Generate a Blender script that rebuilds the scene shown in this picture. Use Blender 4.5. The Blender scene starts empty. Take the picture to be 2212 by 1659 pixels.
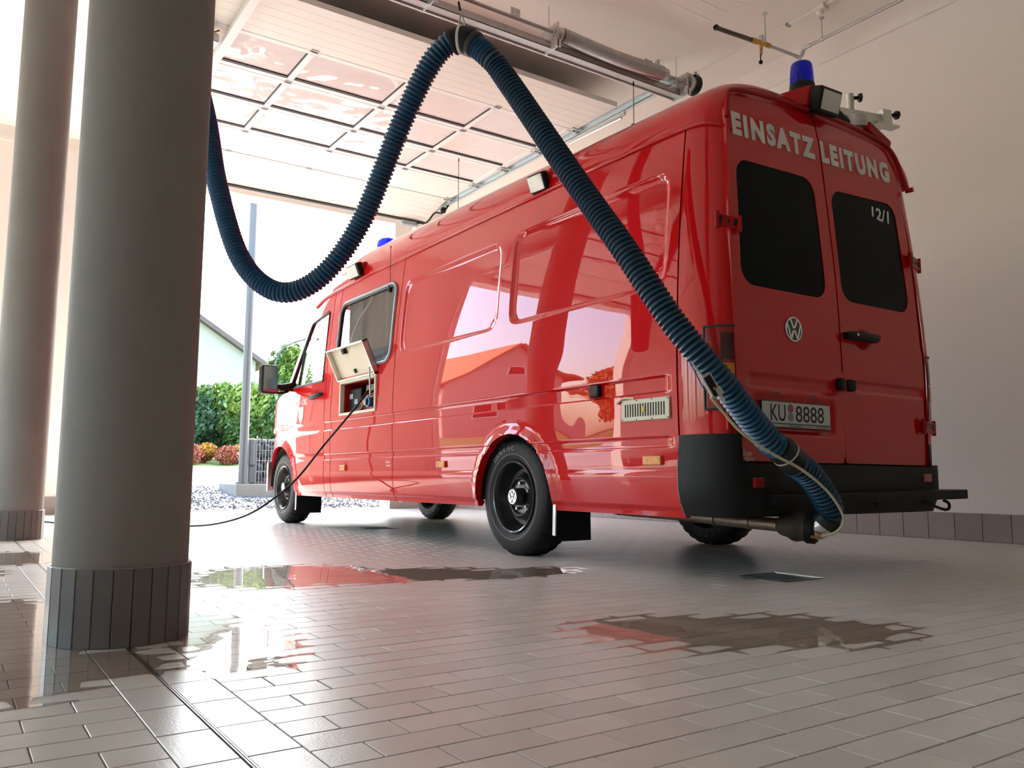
import bpy, bmesh, math, random
from mathutils import Vector, Matrix, noise
random.seed(7)
PI = math.pi
sc = bpy.context.scene
COL = sc.collection

# ------------------------------------------------------------------ camera, sky, sun, exposure
H_CAM = 0.4478
YAW, PITCH, ROLL, FPX = 0.59505, 0.11267, 0.00596, 1798.2
cam_d = bpy.data.cameras.new('camera')
cam = bpy.data.objects.new('camera', cam_d)
COL.objects.link(cam)
cam_d.sensor_fit = 'HORIZONTAL'
cam_d.sensor_width = 36.0
cam_d.lens = 36.0 * FPX / 2212.0
cam_d.clip_start = 0.05
cam_d.clip_end = 400.0
_f = Vector((math.sin(YAW) * math.cos(PITCH), math.cos(YAW) * math.cos(PITCH), math.sin(PITCH)))
_r0 = Vector((math.cos(YAW), -math.sin(YAW), 0))
_u0 = _r0.cross(_f)
_r = math.cos(ROLL) * _r0 + math.sin(ROLL) * _u0
_u = -math.sin(ROLL) * _r0 + math.cos(ROLL) * _u0
cam.matrix_world = Matrix(((_r.x, _u.x, -_f.x, 0), (_r.y, _u.y, -_f.y, 0), (_r.z, _u.z, -_f.z, H_CAM), (0, 0, 0, 1)))
sc.camera = cam

world = bpy.data.worlds.new('sky')
sc.world = world
world.use_nodes = True
_nt = world.node_tree
_bg = _nt.nodes['Background']
_sky = _nt.nodes.new('ShaderNodeTexSky')
_sky.sky_type = 'NISHITA'
_sky.sun_disc = False
_sky.sun_elevation = math.radians(44.5)
_sky.sun_rotation = math.radians(39.7)
_sky.air_density = 1.3
_sky.dust_density = 3.0
_nt.links.new(_sky.outputs['Color'], _bg.inputs['Color'])
_bg.inputs['Strength'].default_value = 0.72

sun_d = bpy.data.lights.new('sun', 'SUN')
sun_d.energy = 5.0
sun_d.angle = math.radians(0.53)
sun_d.color = (1.0, 0.93, 0.82)
sun = bpy.data.objects.new('sun', sun_d)
COL.objects.link(sun)
_sd = Vector((0.64 * math.cos(math.radians(44.5)), 0.77 * math.cos(math.radians(44.5)), math.sin(math.radians(44.5))))
sun.rotation_euler = _sd.to_track_quat('Z', 'Y').to_euler()

sc.view_settings.view_transform = 'Standard'
sc.view_settings.look = 'None'
sc.view_settings.gamma = 1.0
sc.view_settings.use_curve_mapping = False
sc.view_settings.exposure = 1.58
sc.cycles.diffuse_bounces = 8
sc.cycles.max_bounces = 14

# ------------------------------------------------------------------ materials
MATS = {}


def principled(name, color, rough=0.5, metal=0.0, coat=0.0, spec=0.5, noise_amt=0.08, noise_scale=6.0, bump=0.0, bump_scale=60.0,
               coat_rough=0.03, coat_ior=1.5, rough_var=0.0, obj_var=0.0, transmission=0.0, ior=1.5, emission=None):
    m = bpy.data.materials.new(name)
    m.use_nodes = True
    nt = m.node_tree
    b = nt.nodes['Principled BSDF']
    b.inputs['Roughness'].default_value = rough
    b.inputs['Metallic'].default_value = metal
    b.inputs['Coat Weight'].default_value = coat
    b.inputs['Coat Roughness'].default_value = coat_rough
    b.inputs['Coat IOR'].default_value = coat_ior
    b.inputs['Specular IOR Level'].default_value = spec
    b.inputs['Transmission Weight'].default_value = transmission
    b.inputs['IOR'].default_value = ior
    tc = nt.nodes.new('ShaderNodeNewGeometry')
    nz = nt.nodes.new('ShaderNodeTexNoise')
    nz.inputs['Scale'].default_value = noise_scale
    nz.inputs['Detail'].default_value = 4.0
    nt.links.new(tc.outputs['Position'], nz.inputs['Vector'])
    mx = nt.nodes.new('ShaderNodeMix')
    mx.data_type = 'RGBA'
    c = Vector(color)
    mx.inputs['A'].default_value = (*[max(0, k * (1 - noise_amt)) for k in c], 1)
    mx.inputs['B'].default_value = (*[min(1, k * (1 + noise_amt)) for k in c], 1)
    nt.links.new(nz.outputs['Fac'], mx.inputs['Factor'])
    out = mx.outputs['Result']
    if obj_var > 0:
        oi = nt.nodes.new('ShaderNodeObjectInfo')
        mr = nt.nodes.new('ShaderNodeMapRange')
        mr.inputs['To Min'].default_value = 1 - obj_var
        mr.inputs['To Max'].default_value = 1 + obj_var
        nt.links.new(oi.outputs['Random'], mr.inputs['Value'])
        hs = nt.nodes.new('ShaderNodeHueSaturation')
        nt.links.new(mr.outputs['Result'], hs.inputs['Value'])
        nt.links.new(out, hs.inputs['Color'])
        out = hs.outputs['Color']
    nt.links.new(out, b.inputs['Base Color'])
    if rough_var > 0:
        mr = nt.nodes.new('ShaderNodeMapRange')
        mr.inputs['To Min'].default_value = max(0, rough - rough_var)
        mr.inputs['To Max'].default_value = min(1, rough + rough_var)
        nt.links.new(nz.outputs['Fac'], mr.inputs['Value'])
        nt.links.new(mr.outputs['Result'], b.inputs['Roughness'])
    if bump > 0:
        n2 = nt.nodes.new('ShaderNodeTexNoise')
        n2.inputs['Scale'].default_value = bump_scale
        nt.links.new(tc.outputs['Position'], n2.inputs['Vector'])
        bp = nt.nodes.new('ShaderNodeBump')
        bp.inputs['Strength'].default_value = bump
        bp.inputs['Distance'].default_value = 0.01
        nt.links.new(n2.outputs['Fac'], bp.inputs['Height'])
        nt.links.new(bp.outputs['Normal'], b.inputs['Normal'])
    MATS[name] = m
    return m


def pane(name, tint, ior=1.45, rough=0.0, bump=0.0, bump_scale=2.0, gloss=1.0, milk=0.0):
    """thin clear sheet: see-through tinted by 'tint', mirror by Fresnel"""
    m = bpy.data.materials.new(name)
    m.use_nodes = True
    nt = m.node_tree
    for n in list(nt.nodes):
        if n.type != 'OUTPUT_MATERIAL':
            nt.nodes.remove(n)
    o = [n for n in nt.nodes if n.type == 'OUTPUT_MATERIAL'][0]
    t = nt.nodes.new('ShaderNodeBsdfTransparent')
    t.inputs['Color'].default_value = (*tint, 1)
    g = nt.nodes.new('ShaderNodeBsdfGlossy')
    g.inputs['Roughness'].default_value = rough
    g.inputs['Color'].default_value = (gloss, gloss, gloss, 1)
    fr = nt.nodes.new('ShaderNodeFresnel')
    mx = nt.nodes.new('ShaderNodeMixShader')
    geo = nt.nodes.new('ShaderNodeNewGeometry')
    io = nt.nodes.new('ShaderNodeMix')          # a thin sheet reflects alike from both sides
    io.data_type = 'FLOAT'
    io.inputs['A'].default_value = ior
    io.inputs['B'].default_value = 1.0 / ior
    nt.links.new(geo.outputs['Backfacing'], io.inputs['Factor'])
    nt.links.new(io.outputs['Result'], fr.inputs['IOR'])
    nz = nt.nodes.new('ShaderNodeTexNoise')
    nz.inputs['Scale'].default_value = bump_scale
    nt.links.new(geo.outputs['Position'], nz.inputs['Vector'])
    bp = nt.nodes.new('ShaderNodeBump')
    bp.inputs['Strength'].default_value = bump
    bp.inputs['Distance'].default_value = 0.05
    nt.links.new(nz.outputs['Fac'], bp.inputs['Height'])
    nt.links.new(bp.outputs['Normal'], g.inputs['Normal'])
    nt.links.new(bp.outputs['Normal'], fr.inputs['Normal'])
    nt.links.new(fr.outputs['Fac'], mx.inputs['Fac'])
    src = t.outputs['BSDF']
    if milk > 0:
        df = nt.nodes.new('ShaderNodeBsdfDiffuse')
        df.inputs['Color'].default_value = (*tint, 1)
        m2 = nt.nodes.new('ShaderNodeMixShader')
        m2.inputs['Fac'].default_value = milk
        nt.links.new(t.outputs['BSDF'], m2.inputs[1])
        nt.links.new(df.outputs['BSDF'], m2.inputs[2])
        src = m2.outputs['Shader']
    nt.links.new(src, mx.inputs[1])
    nt.links.new(g.outputs['BSDF'], mx.inputs[2])
    nt.links.new(mx.outputs['Shader'], o.inputs['Surface'])
    MATS[name] = m
    return m


principled('wall_white', (0.85, 0.80, 0.75), 0.75, noise_amt=0.03, noise_scale=1.3, bump=0.06, bump_scale=40)
principled('ceiling_white', (0.86, 0.82, 0.74), 0.7, noise_amt=0.02, noise_scale=0.9)
principled('back_wall', (0.22, 0.21, 0.20), 0.8, noise_amt=0.06, noise_scale=1.0)
principled('column_plaster', (0.26, 0.24, 0.225), 0.75, noise_amt=0.09, noise_scale=2.2, bump=0.12, bump_scale=30)
principled('column_tile', (0.16, 0.145, 0.14), 0.4, noise_amt=0.12, noise_scale=7, rough_var=0.1)
principled('floor_tile', (0.58, 0.555, 0.52), 0.31, spec=0.20, noise_amt=0.10, noise_scale=9.0, rough_var=0.07, obj_var=0.07, bump=0.05, bump_scale=160)
principled('floor_tile_mass', (0.58, 0.555, 0.52), 0.31, spec=0.20, noise_amt=0.14, noise_scale=5.0, rough_var=0.07, bump=0.05, bump_scale=160)
principled('grout', (0.27, 0.24, 0.215), 0.8, noise_amt=0.2, noise_scale=20)
principled('wall_tile', (0.34, 0.28, 0.26), 0.38, noise_amt=0.08, noise_scale=8, obj_var=0.08)
principled('metal_strip', (0.62, 0.60, 0.57), 0.32, metal=1.0)
principled('rust_strip', (0.20, 0.095, 0.06), 0.7, noise_amt=0.3, noise_scale=14)
principled('cast_iron', (0.05, 0.05, 0.05), 0.55, metal=0.4)
principled('dark_hole', (0.012, 0.012, 0.012), 0.9)
principled('red_paint', (0.60, 0.003, 0.006), 0.45, coat=1.0, coat_rough=0.010, coat_ior=1.5, noise_amt=0.03, noise_scale=2, spec=0.02)
principled('red_plain', (0.40, 0.005, 0.008), 0.5, coat=0.3, coat_rough=0.1, spec=0.1)
principled('black_plastic', (0.011, 0.012, 0.013), 0.55, spec=0.28, noise_amt=0.15, noise_scale=30, bump=0.08, bump_scale=300)
principled('black_rubber', (0.010, 0.010, 0.011), 0.55, spec=0.25, noise_amt=0.2, noise_scale=25)
principled('black_gloss', (0.010, 0.011, 0.012), 0.28, coat=0.6)
principled('tyre_grey', (0.10, 0.095, 0.09), 0.6, noise_amt=0.25, noise_scale=22)
principled('under_black', (0.014, 0.014, 0.014), 0.8, noise_amt=0.3)
principled('window_dark', (0.006, 0.008, 0.009), 0.35, spec=0.06)
principled('seal_rubber', (0.02, 0.02, 0.022), 0.5)
principled('grey_trim', (0.32, 0.35, 0.37), 0.35, noise_amt=0.05)
principled('chrome', (0.80, 0.80, 0.79), 0.14, metal=1.0)
principled('steel', (0.46, 0.455, 0.44), 0.36, metal=0.9, noise_amt=0.15, noise_scale=18)
principled('galvanised', (0.58, 0.59, 0.58), 0.38, metal=0.75, noise_amt=0.15, noise_scale=22)
principled('aluminium', (0.70, 0.68, 0.64), 0.34, metal=0.85)
principled('white_letter', (0.80, 0.79, 0.75), 0.45, noise_amt=0.02)
principled('black_letter', (0.012, 0.012, 0.012), 0.5)
principled('red_letter', (0.45, 0.01, 0.02), 0.5)
principled('plate_white', (0.66, 0.67, 0.65), 0.42, noise_amt=0.03)
principled('plate_grey', (0.50, 0.50, 0.48), 0.45)
principled('badge_red', (0.42, 0.12, 0.12), 0.5)
principled('badge_grey', (0.30, 0.32, 0.32), 0.5)
principled('lens_amber', (0.75, 0.24, 0.015), 0.22, coat=0.5)
principled('lens_red', (0.33, 0.008, 0.008), 0.2, coat=0.6)
principled('lens_smoke', (0.06, 0.004, 0.006), 0.2, coat=0.6)
principled('lamp_glass', (0.66, 0.66, 0.60), 0.16, coat=0.7, bump=0.35, bump_scale=160, noise_amt=0.15, noise_scale=80)
principled('cream_plastic', (0.66, 0.62, 0.48), 0.45, noise_amt=0.03)
principled('cream_lid', (0.70, 0.62, 0.47), 0.42, noise_amt=0.04)
principled('hose_blue', (0.003, 0.072, 0.175), 0.36, noise_amt=0.15, noise_scale=16)
principled('hose_black', (0.012, 0.014, 0.017), 0.5, noise_amt=0.2, noise_scale=16)
principled('tape_white', (0.62, 0.62, 0.60), 0.5)
principled('nozzle_rubber', (0.045, 0.032, 0.020), 0.6, noise_amt=0.45, noise_scale=22, bump=0.2, bump_scale=60)
principled('exhaust_pipe', (0.26, 0.21, 0.165), 0.45, metal=0.8, noise_amt=0.4, noise_scale=16)
principled('airline', (0.60, 0.57, 0.40), 0.45)
principled('door_white', (0.80, 0.76, 0.68), 0.42, noise_amt=0.02, noise_scale=2)
principled('rail_white', (0.80, 0.80, 0.77), 0.4, noise_amt=0.02)
principled('track_zinc', (0.62, 0.69, 0.71), 0.35, metal=0.5, noise_amt=0.08, noise_scale=20)
principled('brass_yellow', (0.55, 0.33, 0.06), 0.4, metal=0.3)
principled('pipe_grey', (0.50, 0.50, 0.48), 0.4, metal=0.5)
principled('flex_braid', (0.10, 0.085, 0.06), 0.5, metal=0.4, noise_amt=0.4, noise_scale=120)
principled('copper', (0.50, 0.22, 0.10), 0.4, metal=0.6)
principled('added_forecourt', (0.36, 0.35, 0.33), 0.85, noise_amt=0.1, noise_scale=5)
principled('tyre_letter', (0.30, 0.29, 0.28), 0.6)
principled('added_dark_top', (0.05, 0.012, 0.012), 0.5)  # dark tone of the added door-top sheets, swallows light under the ceiling
principled('gravel', (0.065, 0.07, 0.08), 0.9, noise_amt=0.6, noise_scale=26, bump=0.7, bump_scale=26)
principled('road', (0.42, 0.41, 0.39), 0.85, noise_amt=0.1, noise_scale=9)
principled('grass', (0.07, 0.12, 0.015), 0.9, noise_amt=0.35, noise_scale=12, bump=0.4, bump_scale=30)
principled('concrete', (0.16, 0.155, 0.145), 0.85, noise_amt=0.15, noise_scale=8, bump=0.15, bump_scale=40)
principled('leaf_green', (0.055, 0.115, 0.022), 0.6, noise_amt=0.55, noise_scale=3.0)
principled('leaf_light', (0.13, 0.20, 0.025), 0.6, noise_amt=0.45, noise_scale=4.0)
principled('leaf_dark', (0.025, 0.070, 0.028), 0.6, noise_amt=0.5, noise_scale=3.0)
principled('leaf_red', (0.28, 0.075, 0.035), 0.65, noise_amt=0.6, noise_scale=9.0)
principled('leaf_gold', (0.34, 0.15, 0.012), 0.65, noise_amt=0.6, noise_scale=2.0)
principled('bark', (0.08, 0.06, 0.045), 0.9, noise_amt=0.3, noise_scale=20)
principled('pole_grey', (0.07, 0.075, 0.08), 0.45, metal=0.3)
principled('house_wall', (0.36, 0.345, 0.30), 0.85, noise_amt=0.03)
principled('house_pink', (0.50, 0.36, 0.30), 0.85, noise_amt=0.04)
principled('roof_brown', (0.12, 0.09, 0.08), 0.8, noise_amt=0.2)
principled('roof_orange', (0.42, 0.14, 0.05), 0.8, noise_amt=0.15)
principled('stone', (0.08, 0.085, 0.09), 0.85, noise_amt=0.35, noise_scale=14)
principled('wire', (0.22, 0.23, 0.23), 0.4, metal=0.6)
principled('seat_grey', (0.06, 0.075, 0.09), 0.8)
principled('dash_blue', (0.05, 0.10, 0.14), 0.5)
principled('curtain', (0.19, 0.165, 0.15), 0.85)
principled('machine_red', (0.45, 0.05, 0.03), 0.4)
principled('machine_blue', (0.03, 0.13, 0.34), 0.4)
principled('yellow', (0.62, 0.42, 0.04), 0.45)
pane('beacon_blue', (0.012, 0.05, 0.72), ior=1.45)
pane('glass_clear', (0.80, 0.92, 0.93))
pane('glass_side', (0.62, 0.62, 0.60), ior=1.6)
pane('acrylic', (0.85, 0.78, 0.74), ior=1.5, rough=0.03, bump=0.5, bump_scale=2.4, milk=0.86)
pane('water_film', (0.80, 0.75, 0.70), ior=1.30, bump=0.015, bump_scale=5.0)
pane('water', (0.74, 0.70, 0.66), ior=1.75, bump=0.015, bump_scale=5.0)

# ------------------------------------------------------------------ mesh helpers
WL = {}


class MB:
    def __init__(self):
        self.v = []
        self.f = []

    def add(self, vs, fs):
        n = len(self.v)
        self.v.extend([tuple(p) for p in vs])
        self.f.extend([tuple(i + n for i in f) for f in fs])
        return self

    def box(self, a, b):
        x0, y0, z0 = a
        x1, y1, z1 = b
        return self.add([(x0, y0, z0), (x1, y0, z0), (x1, y1, z0), (x0, y1, z0), (x0, y0, z1), (x1, y0, z1), (x1, y1, z1), (x0, y1, z1)],
                        [(0, 3, 2, 1), (4, 5, 6, 7), (0, 1, 5, 4), (1, 2, 6, 5), (2, 3, 7, 6), (3, 0, 4, 7)])

    def obox(self, c, half, ex, ey, ez=None):
        c = Vector(c)
        ex = Vector(ex).normalized()
        ey = Vector(ey)
        ey = (ey - ex * ey.dot(ex)).normalized()
        ez = ex.cross(ey)
        vs = []
        for sz in (-1, 1):
            for sx, sy in ((-1, -1), (1, -1), (1, 1), (-1, 1)):
                vs.append(c + ex * half[0] * sx + ey * half[1] * sy + ez * half[2] * sz)
        return self.add(vs, [(0, 3, 2, 1), (4, 5, 6, 7), (0, 1, 5, 4), (1, 2, 6, 5), (2, 3, 7, 6), (3, 0, 4, 7)])

    def cyl(self, a, b, r0, r1=None, n=20, cap=True):
        r1 = r0 if r1 is None else r1
        a = Vector(a)
        b = Vector(b)
        d = (b - a).normalized()
        e = d.orthogonal().normalized()
        g = d.cross(e)
        vs = []
        for p, r in ((a, r0), (b, r1)):
            for i in range(n):
                t = 2 * PI * i / n
                vs.append(p + e * math.cos(t) * r + g * math.sin(t) * r)
        fs = [(i, (i + 1) % n, n + (i + 1) % n, n + i) for i in range(n)]
        if cap:
            fs += [tuple(range(n - 1, -1, -1)), tuple(range(n, 2 * n))]
        return self.add(vs, fs)

    def tube(self, path, r, n=12, cap=True):
        path = [Vector(p) for p in path]
        rs = r if isinstance(r, (list, tuple)) else [r] * len(path)
        prev = None
        vs = []
        for i, p in enumerate(path):
            a = path[max(0, i - 1)]
            b = path[min(len(path) - 1, i + 1)]
            d = (b - a).normalized()
            if prev is None:
                e = d.orthogonal().normalized()
            else:
                e = (prev - d * prev.dot(d)).normalized()
            prev = e
            g = d.cross(e)
            for k in range(n):
                t = 2 * PI * k / n
                vs.append(p + (e * math.cos(t) + g * math.sin(t)) * rs[i])
        fs = []
        for i in range(len(path) - 1):
            for k in range(n):
                fs.append((i * n + k, i * n + (k + 1) % n, (i + 1) * n + (k + 1) % n, (i + 1) * n + k))
        if cap:
            fs.append(tuple(range(n - 1, -1, -1)))
            m = (len(path) - 1) * n
            fs.append(tuple(range(m, m + n)))
        return self.add(vs, fs)

    def lathe(self, prof, o, axis, n=32, e=None):
        """prof: list of (along axis, radius)"""
        o = Vector(o)
        d = Vector(axis).normalized()
        e = d.orthogonal().normalized() if e is None else Vector(e)
        g = d.cross(e)
        vs = []
        for h, r in prof:
            for k in range(n):
                t = 2 * PI * k / n
                vs.append(o + d * h + (e * math.cos(t) + g * math.sin(t)) * r)
        fs = []
        for i in range(len(prof) - 1):
            for k in range(n):
                fs.append((i * n + k, i * n + (k + 1) % n, (i + 1) * n + (k + 1) % n, (i + 1) * n + k))
        return self.add(vs, fs)

    def prism(self, poly, fn, d0, d1):
        """poly: 2d points; fn(u, v, d) -> 3d"""
        n = len(poly)
        vs = [fn(u, v, d0) for u, v in poly] + [fn(u, v, d1) for u, v in poly]
        fs = [tuple(range(n - 1, -1, -1)), tuple(range(n, 2 * n))]
        fs += [(i, (i + 1) % n, n + (i + 1) % n, n + i) for i in range(n)]
        return self.add(vs, fs)

    def grid(self, fn, us, vs_):
        nu, nv = len(us), len(vs_)
        vs = [fn(a, b) for a in us for b in vs_]
        fs = [(i * nv + j, (i + 1) * nv + j, (i + 1) * nv + j + 1, i * nv + j + 1) for i in range(nu - 1) for j in range(nv - 1)]
        return self.add(vs, fs)

    def build(self, name, mat, parent=None, smooth=None, bevel=0.0, seg=2, label=None, recalc=True):
        o_ = WL.get(parent.name, Vector((0, 0, 0))) if parent else Vector((0, 0, 0))
        me = bpy.data.meshes.new(name)
        me.from_pydata([(p[0] - o_.x, p[1] - o_.y, p[2] - o_.z) for p in self.v], [], self.f)
        if recalc:
            bm = bmesh.new()
            bm.from_mesh(me)
            bmesh.ops.recalc_face_normals(bm, faces=bm.faces)
            bm.to_mesh(me)
            bm.free()
        me.materials.append(MATS[mat] if isinstance(mat, str) else mat)
        if smooth is not None:
            for p in me.polygons:
                p.use_smooth = True
            me.set_sharp_from_angle(angle=math.radians(smooth))
        o = bpy.data.objects.new(name, me)
        COL.objects.link(o)
        if parent:
            o.parent = parent
        WL[o.name] = o_.copy()
        if bevel > 0:
            b = o.modifiers.new('bevel', 'BEVEL')
            b.width = bevel
            b.segments = seg
            b.limit_method = 'ANGLE'
            b.angle_limit = math.radians(40)
        if label:
            o['label'] = label
        return o


def tag(o, label, cat, group=None, kind=None):
    o['label'] = label
    o['category'] = cat
    if group:
        o['group'] = group
    if kind:
        o['kind'] = kind
    return o


def thing(name, label, cat, loc, group=None):
    o = bpy.data.objects.new(name, None)
    COL.objects.link(o)
    o.empty_display_size = 0.1
    o.location = loc
    WL[o.name] = Vector(loc)
    return tag(o, label, cat, group)


def struct(o):
    o['kind'] = 'structure'
    return o


def copy_part(o, parent, loc=None):
    c = o.copy()
    COL.objects.link(c)
    c.parent = parent
    if loc is not None:
        c.location = loc
    WL[c.name] = WL.get(o.name, Vector((0, 0, 0)))
    return c


def copy_tree(o, parent=None):
    c = copy_part(o, parent)
    for ch in list(o.children):
        copy_tree(ch, c)
    return c


def lerp(a, b, t):
    return a + (b - a) * t


def interp(x, xs, ys):
    if x <= xs[0]:
        return ys[0]
    for i in range(1, len(xs)):
        if x <= xs[i]:
            t = (x - xs[i - 1]) / (xs[i] - xs[i - 1])
            return ys[i - 1] + (ys[i] - ys[i - 1]) * t
    return ys[-1]


def spl(pts, n=12):
    """Catmull-Rom through points"""
    P = [Vector(p) for p in pts]
    P = [P[0] * 2 - P[1]] + P + [P[-1] * 2 - P[-2]]
    out = []
    for i in range(1, len(P) - 2):
        a, b, c, d = P[i - 1:i + 3]
        for k in range(n):
            t = k / n
            out.append(0.5 * ((2 * b) + (c - a) * t + (2 * a - 5 * b + 4 * c - d) * t * t + (3 * b - a - 3 * c + d) * t ** 3))
    out.append(P[-2])
    return out


def smooth_curve(xs, ys):
    """monotone-ish smooth interpolation"""
    pts = spl([(x, y, 0) for x, y in zip(xs, ys)], 10)
    X = [p.x for p in pts]
    Y = [p.y for p in pts]
    return lambda x: interp(x, X, Y)


def sst(a, b, x):
    t = max(0.0, min(1.0, (x - a) / (b - a)))
    return t * t * (3 - 2 * t)


def sbox(x, a, b, w):
    return sst(a - w / 2, a + w / 2, x) * (1 - sst(b - w / 2, b + w / 2, x))


def frange(a, b, step):
    n = max(1, int(round((b - a) / step)))
    return [a + (b - a) * i / n for i in range(n + 1)]


def sd_rrect(x, y, x0, x1, y0, y1, r):
    cx, cy = (x0 + x1) / 2, (y0 + y1) / 2
    dx = abs(x - cx) - (x1 - x0) / 2 + r
    dy = abs(y - cy) - (y1 - y0) / 2 + r
    return math.hypot(max(dx, 0), max(dy, 0)) + min(max(dx, dy), 0) - r


def sd_poly(x, y, poly, r=0.0):
    """signed distance to convex-or-not polygon, negative inside, rounded by r (poly is the full outline)"""
    d = 1e9
    s = 1
    n = len(poly)
    j = n - 1
    for i in range(n):
        ax, ay = poly[i]
        bx, by = poly[j]
        ex, ey = bx - ax, by - ay
        wx, wy = x - ax, y - ay
        t = max(0, min(1, (wx * ex + wy * ey) / (ex * ex + ey * ey)))
        qx, qy = wx - ex * t, wy - ey * t
        d = min(d, qx * qx + qy * qy)
        c1, c2, c3 = y >= ay, y < by, ex * wy > ey * wx
        if (c1 and c2 and c3) or (not c1 and not c2 and not c3):
            s = -s
        j = i
    return s * math.sqrt(d) - r


def inset_poly(poly, r):
    """shrink a convex polygon (either winding) by r so that sd_poly(..., r) gives rounded corners"""
    area = sum(poly[i][0] * poly[(i + 1) % len(poly)][1] - poly[(i + 1) % len(poly)][0] * poly[i][1] for i in range(len(poly)))
    sgn = 1 if area > 0 else -1
    n = len(poly)
    L = []
    for i in range(n):
        ax, ay = poly[i]
        bx, by = poly[(i + 1) % n]
        dx, dy = bx - ax, by - ay
        l = math.hypot(dx, dy)
        nx, ny = -dy / l * sgn, dx / l * sgn
        L.append((ax + nx * r, ay + ny * r, dx, dy))
    out = []
    for i in range(n):
        x1, y1, dx1, dy1 = L[i - 1]
        x2, y2, dx2, dy2 = L[i]
        den = dx1 * dy2 - dy1 * dx2
        t = ((x2 - x1) * dy2 - (y2 - y1) * dx2) / den
        out.append((x1 + dx1 * t, y1 + dy1 * t))
    return out


def rpoly(poly, r):
    p = inset_poly(poly, r)
    return lambda x, y: sd_poly(x, y, p, r)


def skin(us, vs, pos, keep=(), holes=(), rim=None, lips=None):
    """Sheet over a (u, v) grid. keep: sdfs the sheet stays inside of; holes: sdfs cut out. Cut edges are snapped onto the
    contour and folded inwards by vector rim. lips: fold vector for the plain grid borders."""
    nu, nv = len(us), len(vs)
    P = [[us[i], vs[j]] for i in range(nu) for j in range(nv)]
    cuts = [(lambda x, y, s=s: -s(x, y)) for s in keep] + list(holes)
    faces = []
    dead = [False] * ((nu - 1) * (nv - 1))
    hit = {}
    for i in range(nu - 1):
        for j in range(nv - 1):
            cx = (us[i] + us[i + 1]) / 2
            cy = (vs[j] + vs[j + 1]) / 2
            for ci, c in enumerate(cuts):
                if c(cx, cy) < 0:
                    dead[i * (nv - 1) + j] = True
                    for q in ((i, j), (i + 1, j), (i + 1, j + 1), (i, j + 1)):
                        hit.setdefault(q[0] * nv + q[1], set()).add(ci)
                    break
    for i in range(nu - 1):
        for j in range(nv - 1):
            if not dead[i * (nv - 1) + j]:
                faces.append((i * nv + j, (i + 1) * nv + j, (i + 1) * nv + j + 1, i * nv + j + 1))
    used = set(k for f in faces for k in f)
    for k, cs in hit.items():
        if k not in used:
            continue
        x, y = P[k]
        for _ in range(3):
            for ci in cs:
                c = cuts[ci]
                d = c(x, y)
                e = 1e-4
                gx = (c(x + e, y) - c(x - e, y)) / (2 * e)
                gy = (c(x, y + e) - c(x, y - e)) / (2 * e)
                l = gx * gx + gy * gy
                if l > 1e-6:
                    x -= d * gx / l
                    y -= d * gy / l
        P[k] = [x, y]
    mb = MB()
    idx = {}
    for k in sorted(used):
        idx[k] = len(mb.v)
        mb.v.append(tuple(pos(*P[k])))
    mb.f = [tuple(idx[k] for k in f) for f in faces]
    # border edges
    cnt = {}
    for f in faces:
        for a, b in zip(f, f[1:] + f[:1]):
            cnt[(a, b)] = cnt.get((a, b), 0) + 1
    for (a, b) in list(cnt):
        if (b, a) in cnt:
            continue
        is_cut = a in hit and b in hit
        vec = rim if is_cut else lips
        if vec is None:
            continue
        for q in (a, b):
            if (q, 'in') not in idx:
                idx[(q, 'in')] = len(mb.v)
                p = mb.v[idx[q]]
                w = vec(P[q][0], P[q][1]) if callable(vec) else vec
                mb.v.append((p[0] + w[0], p[1] + w[1], p[2] + w[2]))
        mb.f.append((idx[b], idx[a], idx[(a, 'in')], idx[(b, 'in')]))
    return mb


def text_mesh(txt, bold=0.0, shear=0.0, spacing=1.0):
    """flat lettering as a mesh normalised to the unit square; returns verts2d, faces, aspect"""
    cu = bpy.data.curves.new('t', 'FONT')
    cu.body = txt
    cu.offset = bold
    cu.shear = shear
    cu.space_character = spacing
    cu.resolution_u = 4
    ob = bpy.data.objects.new('t', cu)
    COL.objects.link(ob)
    dg = bpy.context.evaluated_depsgraph_get()
    me = bpy.data.meshes.new_from_object(ob.evaluated_get(dg))
    vs = [(v.co.x, v.co.y) for v in me.vertices]
    fs = [tuple(p.vertices) for p in me.polygons]
    bpy.data.objects.remove(ob)
    bpy.data.curves.remove(cu)
    bpy.data.meshes.remove(me)
    x0, x1 = min(v[0] for v in vs), max(v[0] for v in vs)
    y0, y1 = min(v[1] for v in vs), max(v[1] for v in vs)
    return [((x - x0) / (x1 - x0), (y - y0) / (y1 - y0)) for x, y in vs], fs, (x1 - x0) / (y1 - y0)


def lettering(name, txt, mat, parent, fn, bold=0.0, shear=0.0, spacing=1.0):
    vs, fs, _ = text_mesh(txt, bold, shear, spacing)
    mb = MB()
    mb.add([fn(u, v) for u, v in vs], fs)
    return mb.build(name, mat, parent, recalc=False)
# ------------------------------------------------------------------ the room
XR, YF, ZC = 6.41, 11.0, 4.5
XL, YB = -6.4, -1.75
BAY = 5.98
DOOR_C = 3.4375
OPEN_H = 4.22
HALF = 1.89

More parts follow.
